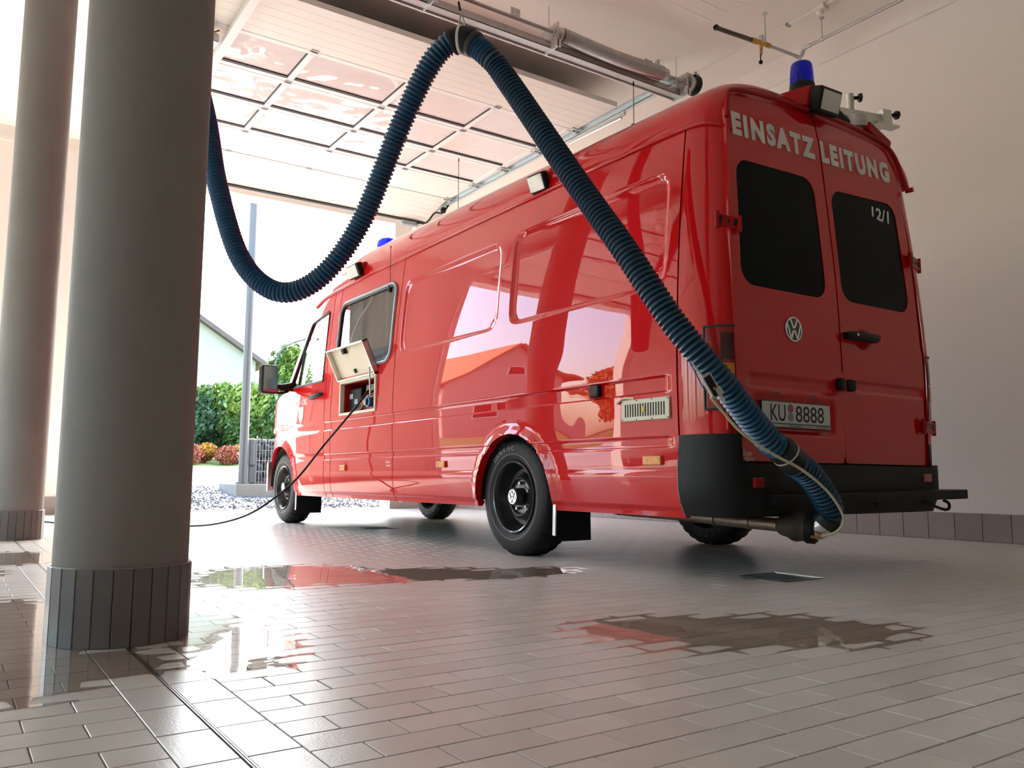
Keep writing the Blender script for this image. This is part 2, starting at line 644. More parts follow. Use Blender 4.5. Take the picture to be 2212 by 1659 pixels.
# floor base: mortar bed under the tiles, plain floor beyond
fl = bpy.data.meshes.new('floor')
TX0, TX1, TY0, TY1 = -3.02, XR, -0.9, 11.32
fxs = [XL, TX0, XR + 0.3]
fys = [YB, TY0, TY1]
_v, _fc, _mi = [], [], []
for (x0, x1, y0, y1, z, mi) in ((TX0, XR + 0.3, TY0, TY1, -0.0045, 0), (XL, TX0, YB, TY1, -0.001, 1), (TX0, XR + 0.3, YB, TY0, -0.001, 1)):
    n = len(_v)
    _v += [(x0, y0, z), (x1, y0, z), (x1, y1, z), (x0, y1, z)]
    _fc.append((n, n + 1, n + 2, n + 3))
    _mi.append(mi)
fl.from_pydata(_v, [], _fc)
fl.materials.append(MATS['grout'])
fl.materials.append(MATS['floor_tile_mass'])
for p, mi in zip(fl.polygons, _mi):
    p.material_index = mi
floor = bpy.data.objects.new('floor', fl)
COL.objects.link(floor)
WL['floor'] = Vector((0, 0, 0))
struct(floor)
floor['label'] = 'beige clinker tile floor of the vehicle hall'

COLS = [(0.433, 2.604), (0.433, 6.91)]
DRAINS = [(3.232, 2.55), (3.232, 6.87)]
TL, TW, GAP = 0.187, 0.0915, 0.0030
tiles = []   # (cx, cy, along_x)
ny0 = int(math.floor((TY0 - 1.274) / TW))
ny1 = int(math.ceil((TY1 - 1.274) / TW))
for k in range(ny0, ny1):
    y = 1.274 + (k + 0.5) * TW
    off = 0.0 if k % 2 else TL / 2
    for i in range(-1, 33):
        xa = 0.528 + off + i * TL
        x0, x1 = max(xa, 0.528), min(xa + TL, XR - 0.002)
        if x1 - x0 > 0.02:
            tiles.append((x0, x1, y - TW / 2, y + TW / 2))
    for i in range(-1, 20):
        xa = 0.332 - off - (i + 1) * TL
        x0, x1 = max(xa, TX0), min(xa + TL, 0.332)
        if x1 - x0 > 0.02:
            tiles.append((x0, x1, y - TW / 2, y + TW / 2))
for k in range(-14, 53):
    y0 = 1.583 + k * TL
    if y0 < TY0 or y0 + TL > TY1:
        continue
    tiles.append((0.332, 0.4255, y0, y0 + TL))
    tiles.append((0.4345, 0.528, y0, y0 + TL))


def cam_px(p):
    d = Vector(p) - Vector((0, 0, H_CAM))
    w = d.dot(_f)
    if w < 0.2:
        return None
    return (1106 + FPX * d.dot(_r) / w, 829.5 - FPX * d.dot(_u) / w)


def tile_ok(t):
    cx, cy = (t[0] + t[1]) / 2, (t[2] + t[3]) / 2
    for (a, b) in COLS:
        if math.hypot(cx - a, cy - b) < 0.13:
            return False
    for (a, b) in DRAINS:
        if abs(cx - a) < 0.15 and abs(cy - b) < 0.12:
            return False
    return True


def tile_geom(x0, x1, y0, y1, cx=0.0, cy=0.0, z=0.0):
    g = GAP / 2
    c = 0.0010
    a = [(x0 + g, y0 + g), (x1 - g, y0 + g), (x1 - g, y1 - g), (x0 + g, y1 - g)]
    b = [(x0 + g + c, y0 + g + c), (x1 - g - c, y0 + g + c), (x1 - g - c, y1 - g - c), (x0 + g + c, y1 - g - c)]
    vs = [(x - cx, y - cy, -0.006 + z) for x, y in a] + [(x - cx, y - cy, -0.0012 + z) for x, y in a] + [(x - cx, y - cy, z) for x, y in b]
    fs = [(8, 9, 10, 11)]
    for o in (0, 4):
        fs += [(o + i, o + (i + 1) % 4, o + 4 + (i + 1) % 4, o + 4 + i) for i in range(4)]
    return vs, fs


tiles = [t for t in tiles if tile_ok(t)]


def tile_area(t):
    q = [cam_px((t[0], t[2], 0)), cam_px((t[1], t[2], 0)), cam_px((t[1], t[3], 0)), cam_px((t[0], t[3], 0))]
    if any(p is None for p in q):
        return 0
    cx, cy = sum(p[0] for p in q) / 4, sum(p[1] for p in q) / 4
    if not (-20 < cx < 2232 and 0 < cy < 1675):
        return 0
    if 95 < cx < 405 and cy < 1400:
        return 0
    return abs(sum(q[i][0] * q[(i + 1) % 4][1] - q[(i + 1) % 4][0] * q[i][1] for i in range(4))) / 2


tiles.sort(key=tile_area, reverse=True)
NEAR = 290
shared = {}
for t in tiles[:NEAR]:
    key = (round(t[1] - t[0], 3), round(t[3] - t[2], 3))
    cx, cy = (t[0] + t[1]) / 2, (t[2] + t[3]) / 2
    if key not in shared:
        me = bpy.data.meshes.new('tile')
        me.from_pydata(*[tile_geom(t[0], t[1], t[2], t[3], cx, cy)[0], [], tile_geom(t[0], t[1], t[2], t[3], cx, cy)[1]])
        me.materials.append(MATS['floor_tile'])
        shared[key] = me
    o = bpy.data.objects.new('tile', shared[key])
    o.location = (cx, cy, random.uniform(-0.0004, 0.0))
    o.rotation_euler = (random.uniform(-0.002, 0.002), random.uniform(-0.0012, 0.0012), 0)
    o.parent = floor
    COL.objects.link(o)
mb = MB()
for t in tiles[NEAR:]:
    mb.add(*tile_geom(t[0], t[1], t[2], t[3], z=random.uniform(-0.0003, 0)))
o = mb.build('tile_field', 'floor_tile_mass', floor, recalc=False)
o['kind'] = 'stuff'
# metal expansion joint between the two rows of border tiles
mb = MB()
mb.box((0.4268, TY0, -0.006), (0.4287, TY1, 0.0008)).box((0.4313, TY0, -0.006), (0.4332, TY1, 0.0008))
mb.build('expansion_joint', 'metal_strip', floor, label='thin twin steel strip set between border tiles')

# walls
wr = struct(MB().box((XR, YB, 0), (XR + 0.3, YF + 0.3, ZC)).build('wall_right', 'wall_white'))
mb = MB()
WINS = [(2.5 + k * 2.1, 4.3 + k * 2.1) for k in range(4)]
ye = [YB] + [q for w in WINS for q in w] + [YF + 0.3]
for i in range(0, len(ye), 2):
    mb.box((XL - 0.3, ye[i], 0), (XL, ye[i + 1], ZC))
for a, b in WINS:
    mb.box((XL - 0.3, a, 0), (XL, b, 0.9)).box((XL - 0.3, a, 3.1), (XL, b, ZC))
wl = struct(mb.build('wall_left', 'wall_white'))
for i, (a, b) in enumerate(WINS):
    mb = MB()
    for (p, q, r_, s_) in ((a, b, 0.9, 0.97), (a, b, 3.03, 3.1), (a, a + 0.07, 0.97, 3.03), (b - 0.07, b, 0.97, 3.03), ((a + b) / 2 - 0.03, (a + b) / 2 + 0.03, 0.97, 3.03)):
        mb.box((XL - 0.2, p, r_), (XL - 0.13, q, s_))
    w_ = struct(mb.build('window_%d' % (i + 1), 'rail_white'))
    for p, q in ((a + 0.07, (a + b) / 2 - 0.03), ((a + b) / 2 + 0.03, b - 0.07)):
        MB().box((XL - 0.17, p, 0.97), (XL - 0.16, q, 3.03)).build('pane', 'glass_clear', w_)
wb = struct(MB().box((XL - 0.3, YB - 0.3, 0), (XR + 0.3, YB, ZC)).build('wall_back', 'back_wall'))
mb = MB()
edges = [XL]
for k in (1, 0):
    c = DOOR_C - k * BAY
    edges += [c - HALF, c + HALF]
edges.append(XR)
for i in range(0, len(edges), 2):
    mb.box((edges[i], YF, 0), (edges[i + 1], YF + 0.3, OPEN_H))
mb.box((XL, YF, OPEN_H), (XR, YF + 0.3, ZC))
wf = struct(mb.build('wall_front', 'wall_white'))
mb = MB()
for i in range(0, len(edges), 2):
    mb.box((edges[i], YF - 0.015, 0), (edges[i + 1], YF, 0.205))
struct(mb.build('baseboard_front', 'wall_tile'))
ce = struct(MB().box((XL - 0.3, YB - 0.3, ZC), (XR + 0.3, YF + 0.3, ZC + 0.2)).build('ceiling', 'ceiling_white'))
for k in range(9):
    y1 = 4.955 - k * 0.1675
    MB().box((2.9, y1 - 0.1635, ZC - 0.010), (5.366, y1, ZC + 0.001)).build('ceiling_board', 'ceiling_white', ce)
struct(MB().box((XR - 0.03, YB, 4.235), (XR, YF, 4.285)).build('trim_1', 'wall_white'))
struct(MB().box((XL, YF - 0.02, 4.315), (DOOR_C - HALF - 0.1, YF, 4.36)).build('trim_2', 'wall_white'))
bb = struct(MB().box((XR - 0.006, -1.5, 0), (XR, YF - 0.016, 0.205)).build('baseboard_right', 'grout'))
me = None
y = 4.25 + 0.2065 * 32
k = 0
while y > -1.3:
    if y + 0.2 < YF - 0.02:
        if me is None:
            o = MB().box((-0.012, 0.002, 0.002), (-0.004, 0.2045, 0.207)).build('tile', 'wall_tile', bb, bevel=0.0015, seg=1)
            me = o
        else:
            o = copy_part(me, bb)
        o.location = (XR, y, 0)
    y -= 0.2065
# threshold
struct(MB().box((XL, YF + 0.30, -0.05), (XR, YF + 0.40, 0.008)).build('trim_3', 'rust_strip'))

# columns
def column(cx, cy, label):
    t = thing('column', label, 'column', (cx, cy, 0), 'round columns between the bays')
    MB().lathe([(0.19, 0.1755), (1.98, 0.1750), (1.985, 0.1738), (1.99, 0.1748), (ZC, 0.1748)], (cx, cy, 0), (0, 0, 1), 64).build('shaft', 'column_plaster', t, smooth=40)
    n = 24
    MB().lathe([(0, 0.174), (0.20, 0.174)], (cx, cy, 0), (0, 0, 1), 32).build('mortar_core', 'grout', t)
    first = None
    w = 2 * 0.1838 * math.tan(PI / n) / 2 - 0.0012
    for k in range(n):
        a = 2 * PI * (k + 0.5) / n
        if first is None:
            mb = MB().box((0.171, -w, 0.0), (0.1838, w, 0.204))
            o = mb.build('tile', 'column_tile', t, bevel=0.0015, seg=1)
            o.data.transform(Matrix.Translation(WL[t.name]))
            first = o
        else:
            o = copy_part(first, t)
        o.rotation_euler = (0, 0, a)
    MB().lathe([(0.202, 0.172), (0.206, 0.1815), (0.200, 0.183)], (cx, cy, 0), (0, 0, 1), 64).build('mortar_cap', 'wall_tile', t, smooth=30)
    return t


column(*COLS[0], 'large grey round column with dark tiled base, nearest the camera')
column(*COLS[1], 'pinkish round column with tiled base behind the near column, at the left edge')


# floor drains
def drain(cx, cy, label):
    t = thing('floor_drain', label, 'drain', (cx, cy, 0), 'floor drains under the van')
    mb = MB()
    for s in (-1, 1):
        mb.box((cx - 0.135, cy + s * 0.132 - 0.005, -0.03), (cx + 0.135, cy + s * 0.132 + 0.005, 0.0022))
    mb.box((cx - 0.137, cy - 0.127, -0.03), (cx - 0.127, cy + 0.127, 0.0022))
    mb.build('frame', 'cast_iron', t)
    MB().box((cx + 0.127, cy - 0.137, -0.03), (cx + 0.139, cy + 0.137, 0.005)).build('glint_edge', 'metal_strip', t)  # brighter metal on this side alone stands in for the glint
    MB().box((cx - 0.127, cy - 0.127, -0.004), (cx + 0.127, cy + 0.127, -0.0035)).build('pit', 'dark_hole', t)
    for i in range(9):
        x = cx - 0.112 + i * 0.028
        MB().box((x - 0.007, cy - 0.127, -0.003), (x + 0.007, cy + 0.127, 0.0005)).build('bar', 'cast_iron', t)
    return t


drain(*DRAINS[0], 'square cast iron floor drain with one metal edge set bright as a glint behind the van rear')
drain(*DRAINS[1], 'square floor drain in the shadow under the middle of the van')


# puddles: thin water films, contour lines of a wetness field that leaves the domed tile centres dry
def puddle(label, blobs, dome, step=0.008, z=0.0012, mat='water'):
    x0 = min(b[0] - b[2] for b in blobs) - 0.1
    x1 = max(b[0] + b[2] for b in blobs) + 0.1
    y0 = min(b[1] - b[3] for b in blobs) - 0.1
    y1 = max(b[1] + b[3] for b in blobs) + 0.1

    def w(x, y):
        d = -1.0
        for (bx, by, rx, ry) in blobs:
            d = max(d, 1 - math.hypot((x - bx) / rx, (y - by) / ry))
        d += 0.22 * noise.noise(Vector((x * 3.1, y * 3.1, 1.7)))
        row = math.floor((y - 1.274) / TW)
        fy = (y - 1.274) / TW - row
        off = 0.0 if row % 2 else TL / 2
        fx = ((x - 0.528 - off) / TL) % 1.0
        e = min(fx, 1 - fx) * TL
        g = min(fy, 1 - fy) * TW
        edge = min(e, g * 1.2)
        dm = sst(0.004, 0.028, edge)
        return d - dome * dm

    nx, ny = int((x1 - x0) / step), int((y1 - y0) / step)
    F = [[w(x0 + i * step, y0 + j * step) for j in range(ny + 1)] for i in range(nx + 1)]
    mb = MB()
    vid = {}

    def vert(p):
        k = (round(p[0], 5), round(p[1], 5))
        if k not in vid:
            vid[k] = len(mb.v)
            mb.v.append((p[0], p[1], z))
        return vid[k]

    for i in range(nx):
        for j in range(ny):
            c = [(i, j), (i + 1, j), (i + 1, j + 1), (i, j + 1)]
            vals = [F[a][b] for a, b in c]
            if max(vals) <= 0:
                continue
            poly = []
            for k in range(4):
                (a, b), (e, g) = c[k], c[(k + 1) % 4]
                va, vb = vals[k], vals[(k + 1) % 4]
                if va > 0:
                    poly.append((x0 + a * step, y0 + b * step))
                if (va > 0) != (vb > 0):
                    t = va / (va - vb)
                    poly.append((x0 + (a + (e - a) * t) * step, y0 + (b + (g - b) * t) * step))
            if len(poly) >= 3:
                ids = [vert(p) for p in poly]
                if len(set(ids)) >= 3:
                    mb.f.append(tuple(dict.fromkeys(ids)))
    o = mb.build('puddle', mat, recalc=False)
    return tag(o, label, 'puddle', 'water left on the tiles')


puddle('thin puddle spread over the tiles behind the van rear', [(2.02, 1.70, 0.50, 0.30), (1.80, 1.88, 0.36, 0.26), (2.16, 1.56, 0.36, 0.26)], 0.34, mat='water_film')
puddle('long puddle mirroring the red van side beside the rear wheel', [(1.30, 3.80, 0.46, 0.52), (1.75, 3.52, 0.62, 0.30), (2.28, 3.32, 0.46, 0.22)], 0.26)
puddle('bright puddle right of the near column base', [(0.68, 2.40, 0.20, 0.36), (0.60, 2.12, 0.17, 0.22), (0.62, 2.66, 0.2, 0.26)], 0.32)
puddle('puddle left of the near column base', [(0.17, 2.9, 0.28, 0.85), (0.14, 2.25, 0.26, 0.38), (0.36, 2.22, 0.20, 0.22)], 0.30)
puddle('puddle beside the far column', [(0.30, 5.3, 0.5, 0.5), (0.0, 4.6, 0.3, 0.4)], 0.30, step=0.012)
# ------------------------------------------------------------------ raised sectional doors
def sectional_door(dx, label):
    t = thing('sectional_door', label, 'door', (DOOR_C + dx, 8.2, 4.2), 'raised sectional doors')
    X0, X1 = 1.49 + dx, 5.385 + dx
    ys = [6.10, 6.80, 7.495, 8.195, 8.875, 9.53]
    mull = [2.465 + dx, 3.437 + dx, 4.41 + dx]
    z0, z1 = 4.2, 4.24

    def panel(y0, z0_, y1, z1_):
        a = Vector((0, y1 - y0, z1_ - z0_))
        n = Vector((0, -a.z, a.y)).normalized()
        mb = MB()
        nb = 6
        for i in range(nb):
            p = Vector((0, y0, z0_)) + a * (i / nb)
            q = Vector((0, y0, z0_)) + a * ((i + 1) / nb)
            d = a.normalized() * 0.0012
            c = (p + q) / 2 + n * 0.02
            mb.obox((DOOR_C + dx, c.y, c.z), ((X1 - X0) / 2, (q - p).length / 2 - (0.0009 if 0 < i else 0.0009), 0.02), (1, 0, 0), a)
        o = mb.build('panel', 'door_white', t)
        c = Vector((0, y0, z0_)) + a / 2 + n * 0.0425
        MB().obox((DOOR_C + dx, c.y, c.z), ((X1 - X0) / 2, a.length / 2, 0.0020), (1, 0, 0), a).build('added_top_skin', 'added_dark_top', o)  # added sheet on the unseen top side, darkens the gap above the door
        return o

    panel(6.10, z0, 6.795, z0)
    panel(8.88, z0, 9.525, z0)
    panel(9.535, z0 - 0.003, 10.19, 4.045)
    MB().obox((DOOR_C + dx, 10.205, 4.045), ((X1 - X0) / 2, 0.018, 0.026), (1, 0, 0), (0, 0.65, -0.16)).build('bottom_seal', 'seal_rubber', t)
    MB().box((X0, 6.085, z0 - 0.012), (X1, 6.10, z1)).build('top_rail', 'rail_white', t, bevel=0.003)
    cols = [X0 + 0.03] + mull + [X1 - 0.03]
    for k in range(1, 4):
        ya, yb = ys[k], ys[k + 1]
        for yy, nm in ((ya + 0.035, 'rail'), (yb - 0.035, 'rail')):
            MB().box((X0, yy - 0.032, z0), (X1, yy + 0.032, z1)).build(nm, 'rail_white', t, bevel=0.004)
        MB().box((X0, yb - 0.098, z0 + 0.004), (X1, yb - 0.067, z1 - 0.004)).build('dark_strip', 'seal_rubber', t)  # near-black strip along the pane edge
        for i in range(4):
            xa, xb = cols[i] + 0.03, cols[i + 1] - 0.03
            MB().box((xa, ya + 0.067, z0 + 0.016), (xb, yb - 0.098, z0 + 0.019)).build('pane', 'acrylic', t)
            MB().box((xa - 0.03, ya + 0.002, z1 + 0.0005), (xb + 0.03, ya + 0.066, z1 + 0.004)).build('added_rail_cover', 'added_dark_top', t)  # added dark cover, unseen from below, stops light bouncing to the ceiling
            if i < 3:
                MB().box((xb + 0.0, ya + 0.067, z0), (xb + 0.06, yb - 0.067, z1)).build('mullion', 'rail_white', t, bevel=0.004)
                MB().box((xb - 0.012, ya + 0.067, z0 + 0.006), (xb, yb - 0.098, z1 - 0.004)).build('dark_strip', 'seal_rubber', t)
        MB().box((X0, ya + 0.067, z0), (X0 + 0.06, yb - 0.067, z1)).build('stile', 'rail_white', t, bevel=0.004)
        MB().box((X1 - 0.06, ya + 0.067, z0), (X1, yb - 0.067, z1)).build('stile', 'rail_white', t, bevel=0.004)
    first = None
    for yy in ys[1:]:
        for xx in mull:
            if first is None:
                mb = MB()
                mb.box((-0.035, -0.03, -0.006), (0.035, -0.004, 0.0)).box((-0.035, 0.004, -0.006), (0.035, 0.03, 0.0))
                mb.cyl((-0.03, 0, -0.008), (0.03, 0, -0.008), 0.006, n=10)
                first = mb.build('hinge', 'steel', t)
                first.data.transform(Matrix.Translation(WL[t.name]))
                o = first
            else:
                o = copy_part(first, t)
            o.location = Vector((xx, yy, z0)) - WL[t.name]
    rol = None
    for side, xx in ((1, X1), (-1, X0)):
        for yy in ys[1:]:
            mb = MB()
            s = side
            mb.box((xx - 0.05 if s > 0 else xx - 0.03, yy - 0.05, z0 - 0.012), (xx + 0.03 if s > 0 else xx + 0.05, yy + 0.05, z0 - 0.001))
            mb.box((xx + s * 0.018 - 0.004, yy - 0.03, z0 - 0.045), (xx + s * 0.018 + 0.004, yy + 0.03, z0 - 0.001))
            mb.cyl((xx - s * 0.02, yy, z0 - 0.02), (xx + s * 0.085, yy, z0 - 0.02), 0.007, n=10)
            mb.cyl((xx + s * 0.06, yy, z0 - 0.02), (xx + s * 0.078, yy, z0 - 0.02), 0.023, n=14)
            mb.cyl((xx - s * 0.03, yy + 0.03, z0 - 0.018), (xx - s * 0.03, yy + 0.03, z0), 0.010, n=8)
            mb.build('roller_bracket', 'galvanised', t)
        # horizontal track: C profile
        mb = MB()
        xa = xx + side * 0.09
        for (u0, u1, w0, w1) in ((0, 0.004, -0.055, 0.02), (-0.045, 0, 0.016, 0.02), (-0.045, 0, -0.055, -0.051), (-0.045, -0.041, -0.055, -0.04)):
            a, b = sorted((xa + side * u0, xa + side * u1))
            mb.box((a, 5.35, z0 + w0), (b, 10.30, z0 + w1))
        mb.build('track', 'track_zinc', t)
        mb = MB()
        pts = spl([(xa, 10.30, z0 - 0.02), (xa, 10.62, z0 - 0.08), (xa, 10.88, z0 - 0.34), (xa, 10.93, z0 - 0.8), (xa, 10.93, 0.1)], 6)
        mb.tube(pts, 0.026, 8)
        mb.build('curved_track', 'track_zinc', t, smooth=40)
        for yy in (5.6, 6.9, 8.3, 9.7):
            MB().box((xa + side * 0.004 - 0.012, yy - 0.02, z0 + 0.0), (xa + side * 0.004 + 0.012, yy + 0.02, ZC)).build('hanger', 'galvanised', t)
        MB().obox((xa - side * 0.02, 6.35, z0 - 0.07), (0.012, 0.30, 0.022), (1, 0, 0), (0, 1, 0.0)).build('track_brace', 'galvanised', t)
        MB().cyl((xa - side * 0.02, 6.1, z0 - 0.105), (xa - side * 0.02, 6.95, z0 - 0.085), 0.013, n=10).build('damper', 'aluminium', t, smooth=40)
    return t


sectional_door(0.0, 'white sectional door with window panes, raised under the ceiling above the van')
sectional_door(-BAY, 'raised white sectional door of the next bay, left of the columns')

# loose cable and sensor at the door foot
t = thing('door_sensor', 'small grey box with black cable at the lower door edge above the van roof', 'sensor', (5.22, 10.12, 4.0))
MB().box((5.02, 10.16, 3.955), (5.27, 10.24, 4.015)).build('housing', 'grey_trim', t, bevel=0.008)
MB().tube(spl([(5.25, 10.17, 4.0), (5.32, 10.0, 3.98), (5.36, 9.85, 4.08), (5.40, 9.7, 4.05), (5.45, 9.62, 4.15)], 8), 0.012, 8).build('cable', 'black_rubber', t, smooth=60)
MB().lathe([(0, 0.0), (0, 0.035), (0.03, 0.04), (0.06, 0.03), (0.06, 0)], (5.40, 9.68, 4.06), (0.2, 0.3, 1), 14).build('coil', 'black_rubber', t, smooth=40)

# door spring shaft at the back end of the tracks
t = thing('spring_shaft', 'steel door shaft with torsion spring and cable drum below the ceiling', 'door spring', (4.2, 5.4, 4.15))
Y0, Z0 = 5.40, 4.17
mb = MB()
for (a, b, c, d) in ((Y0 + 0.02, Y0 + 0.115, Z0 - 0.062, Z0 - 0.057), (Y0 + 0.02, Y0 + 0.025, Z0 - 0.062, Z0 + 0.0), (Y0 + 0.11, Y0 + 0.115, Z0 - 0.062, Z0 + 0.0)):
    mb.box((1.3, a, c), (5.62, b, d))
mb.build('channel', 'steel', t)
MB().box((1.3, Y0 + 0.118, Z0 - 0.075), (5.62, Y0 + 0.135, Z0 - 0.055)).build('channel_edge', 'rail_white', t)
MB().cyl((1.3, Y0 - 0.03, Z0 + 0.055), (5.66, Y0 - 0.03, Z0 + 0.055), 0.0155, n=16).build('shaft', 'steel', t, smooth=40)
xs0, xs1 = 4.13, 5.30
turns = 74
pts = []
rad = []
for i in range(turns * 4 + 1):
    s = i / (turns * 4)
    sag = -0.022 * math.sin(PI * s)
    pts.append((lerp(xs0, xs1, s), Y0 - 0.03, Z0 + 0.055 + sag))
    r = 0.062 + 0.0045 * math.cos(2 * PI * i / 4)
    rad.append(r)
MB().tube(pts, rad, 20).build('spring_coil', 'steel', t, smooth=70)
for xx in (4.09, 5.33):
    MB().lathe([(-0.03, 0.0), (-0.03, 0.045), (0.0, 0.058), (0.03, 0.058), (0.035, 0.0)], (xx, Y0 - 0.03, Z0 + 0.055), (1, 0, 0), 18).build('spring_cone', 'galvanised', t, smooth=35)
for xx in (2.86, 4.05, 5.60):
    mb = MB()
    mb.box((xx - 0.006, Y0 - 0.085, Z0 - 0.09), (xx + 0.006, Y0 + 0.12, Z0 + 0.13))
    mb.box((xx - 0.03, Y0 - 0.085, Z0 - 0.09), (xx + 0.03, Y0 - 0.078, Z0 - 0.02))
    mb.cyl((xx - 0.02, Y0 - 0.03, Z0 + 0.055), (xx + 0.02, Y0 - 0.03, Z0 + 0.055), 0.036, n=16)
    for k in range(5):
        a = 2 * PI * k / 5
        mb.cyl((xx - 0.012, Y0 - 0.03 + 0.055 * math.cos(a), Z0 + 0.055 + 0.055 * math.sin(a)), (xx + 0.012, Y0 - 0.03 + 0.055 * math.cos(a), Z0 + 0.055 + 0.055 * math.sin(a)), 0.006, n=8)
    mb.build('bearing_plate', 'galvanised', t)
for xx in (3.62, 5.1):
    mb = MB()
    mb.box((xx - 0.045, Y0 - 0.075, Z0 + 0.04), (xx + 0.045, Y0 - 0.066, Z0 + 0.11))
    for k in (-1, 1):
        mb.cyl((xx + k * 0.028, Y0 - 0.085, Z0 + 0.09), (xx + k * 0.028, Y0 - 0.06, Z0 + 0.09), 0.008, n=8)
    mb.build('shaft_bracket', 'galvanised', t)
MB().lathe([(0.0, 0.0), (0.0, 0.088), (0.012, 0.09), (0.014, 0.076), (0.11, 0.074), (0.112, 0.092), (0.13, 0.092), (0.132, 0.0)], (5.63, Y0 - 0.03, Z0 + 0.055), (1, 0, 0), 28).build('cable_drum', 'galvanised', t, smooth=35)
MB().lathe([(0.0, 0.093), (0.02, 0.098), (0.05, 0.098), (0.06, 0.09)], (5.70, Y0 - 0.03, Z0 + 0.055), (1, 0, 0), 28).build('drum_band', 'black_plastic', t, smooth=35)
for xx in (2.86, 4.05, 5.58):
    MB().cyl((xx, Y0 + 0.05, Z0 - 0.05), (xx, Y0 + 0.05, ZC), 0.004, n=8).build('ceiling_hanger', 'galvanised', t)

# white bar and drive at the left side of the door
o = MB().box((1.70, 5.2, 4.10), (1.775, 10.3, 4.15)).build('guide_bar', 'rail_white', bevel=0.004)
tag(o, 'white square steel bar hung under the door beside the near column', 'steel bar')
t = thing('door_drive', 'small white door drive with chain above the near column', 'door drive', (1.60, 6.95, 4.12))
MB().box((1.44, 6.86, 4.06), (1.66, 7.0, 4.14)).build('housing', 'track_zinc', t, bevel=0.01)
MB().cyl((1.56, 6.86, 4.08), (1.56, 6.80, 4.08), 0.035, n=16).build('wheel', 'black_plastic', t, smooth=40)
MB().tube(spl([(1.50, 6.9, 4.14), (1.56, 6.88, 4.19), (1.62, 6.92, 4.17), (1.67, 6.9, 4.19)], 6), 0.009, 6).build('chain', 'brass_yellow', t, smooth=60)

# gas pipe along the ceiling
t = thing('gas_pipe', 'grey ceiling pipe with yellow valve and dark flexible hose by the right wall', 'pipe', (6.05, 4.45, 4.3))
MB().cyl((6.13, -1.7, 4.30), (6.13, 4.36, 4.30), 0.0145, n=14).build('main_pipe', 'pipe_grey', t, smooth=40)
MB().tube(spl([(6.13, 4.34, 4.30), (6.13, 4.41, 4.295), (6.13, 4.43, 4.25), (6.10, 4.44, 4.215), (6.05, 4.44, 4.215)], 6), 0.0185, 12).build('elbow', 'galvanised', t, smooth=60)
MB().cyl((6.06, 4.44, 4.215), (5.69, 4.46, 4.215), 0.0145, n=14).build('branch_pipe', 'pipe_grey', t, smooth=40)
mb = MB().cyl((5.72, 4.46, 4.215), (5.68, 4.46, 4.215), 0.022, n=8)
mb.cyl((5.67, 4.46, 4.215), (5.55, 4.47, 4.212), 0.021, n=10).cyl((5.61, 4.465, 4.21), (5.61, 4.465, 4.16), 0.016, n=10).cyl((5.57, 4.47, 4.212), (5.50, 4.475, 4.21), 0.025, n=6)
mb.build('valve', 'brass_yellow', t, smooth=35)
MB().obox((5.615, 4.462, 4.245), (0.018, 0.018, 0.035), (1, 0, 0), (0, 1, 0)).build('valve_bonnet', 'galvanised', t, bevel=0.005)
mb = MB().cyl((5.61, 4.465, 4.17), (5.60, 4.46, 4.10), 0.012, n=10)
mb.build('outlet', 'copper', t, smooth=40)
MB().tube([(5.60, 4.46, 4.12), (5.585, 4.455, 4.075), (5.58, 4.45, 4.03)], 0.005, 8).build('lever', 'black_plastic', t, smooth=60)
MB().lathe([(-0.018, 0.0), (-0.012, 0.014), (0, 0.018), (0.012, 0.014), (0.018, 0)], (5.578, 4.449, 4.02), (0, 0, 1), 12).build('lever_knob', 'black_plastic', t, smooth=60)
MB().tube(spl([(5.51, 4.475, 4.21), (5.38, 4.485, 4.208), (5.24, 4.495, 4.205), (5.10, 4.50, 4.20)], 6), 0.019, 12).build('flexible_hose', 'flex_braid', t, smooth=60)
MB().lathe([(0, 0.0), (0, 0.02), (0.03, 0.026), (0.045, 0.016)], (5.11, 4.50, 4.20), (-1, 0, 0), 12).build('end_cap', 'cast_iron', t, smooth=40)
for (xx, yy) in ((6.13, 4.22), (6.13, 3.0), (6.13, 1.6)):
    MB().cyl((xx, yy, 4.30), (xx, yy, ZC), 0.005, n=8).lathe([(0, 0.0), (0, 0.022), (0.006, 0.022)], (xx, yy, ZC - 0.006), (0, 0, 1), 12).lathe([(-0.012, 0.02), (0.012, 0.02)], (xx, yy, 4.30), (0, 1, 0), 14).build('hanger', 'galvanised', t, smooth=40)
MB().cyl((5.665, 4.46, 4.23), (5.665, 4.46, ZC), 0.006, n=8).lathe([(0, 0.0), (0, 0.024), (0.006, 0.024)], (5.665, 4.46, ZC - 0.006), (0, 0, 1), 12).build('hanger', 'galvanised', t, smooth=40)

# surface conduit
t = thing('ceiling_conduit', 'thin white cable conduit with junction box on the ceiling above the van', 'conduit', (5.97, 4.0, ZC))
MB().box((5.955, -1.7, ZC - 0.02), (5.985, 5.6, ZC)).build('duct', 'ceiling_white', t, bevel=0.003)
MB().box((5.93, 4.06, ZC - 0.045), (6.01, 4.17, ZC)).build('junction_box', 'ceiling_white', t, bevel=0.006)
MB().cyl((5.97, 4.12, ZC - 0.045), (5.97, 4.12, ZC - 0.075), 0.03, 0.022, n=16).build('sensor_head', 'ceiling_white', t, smooth=40)
for yy in (5.55, 4.45, 3.5):
    MB().box((5.945, yy - 0.012, ZC - 0.026), (5.995, yy + 0.012, ZC)).build('clip', 'grey_trim', t)
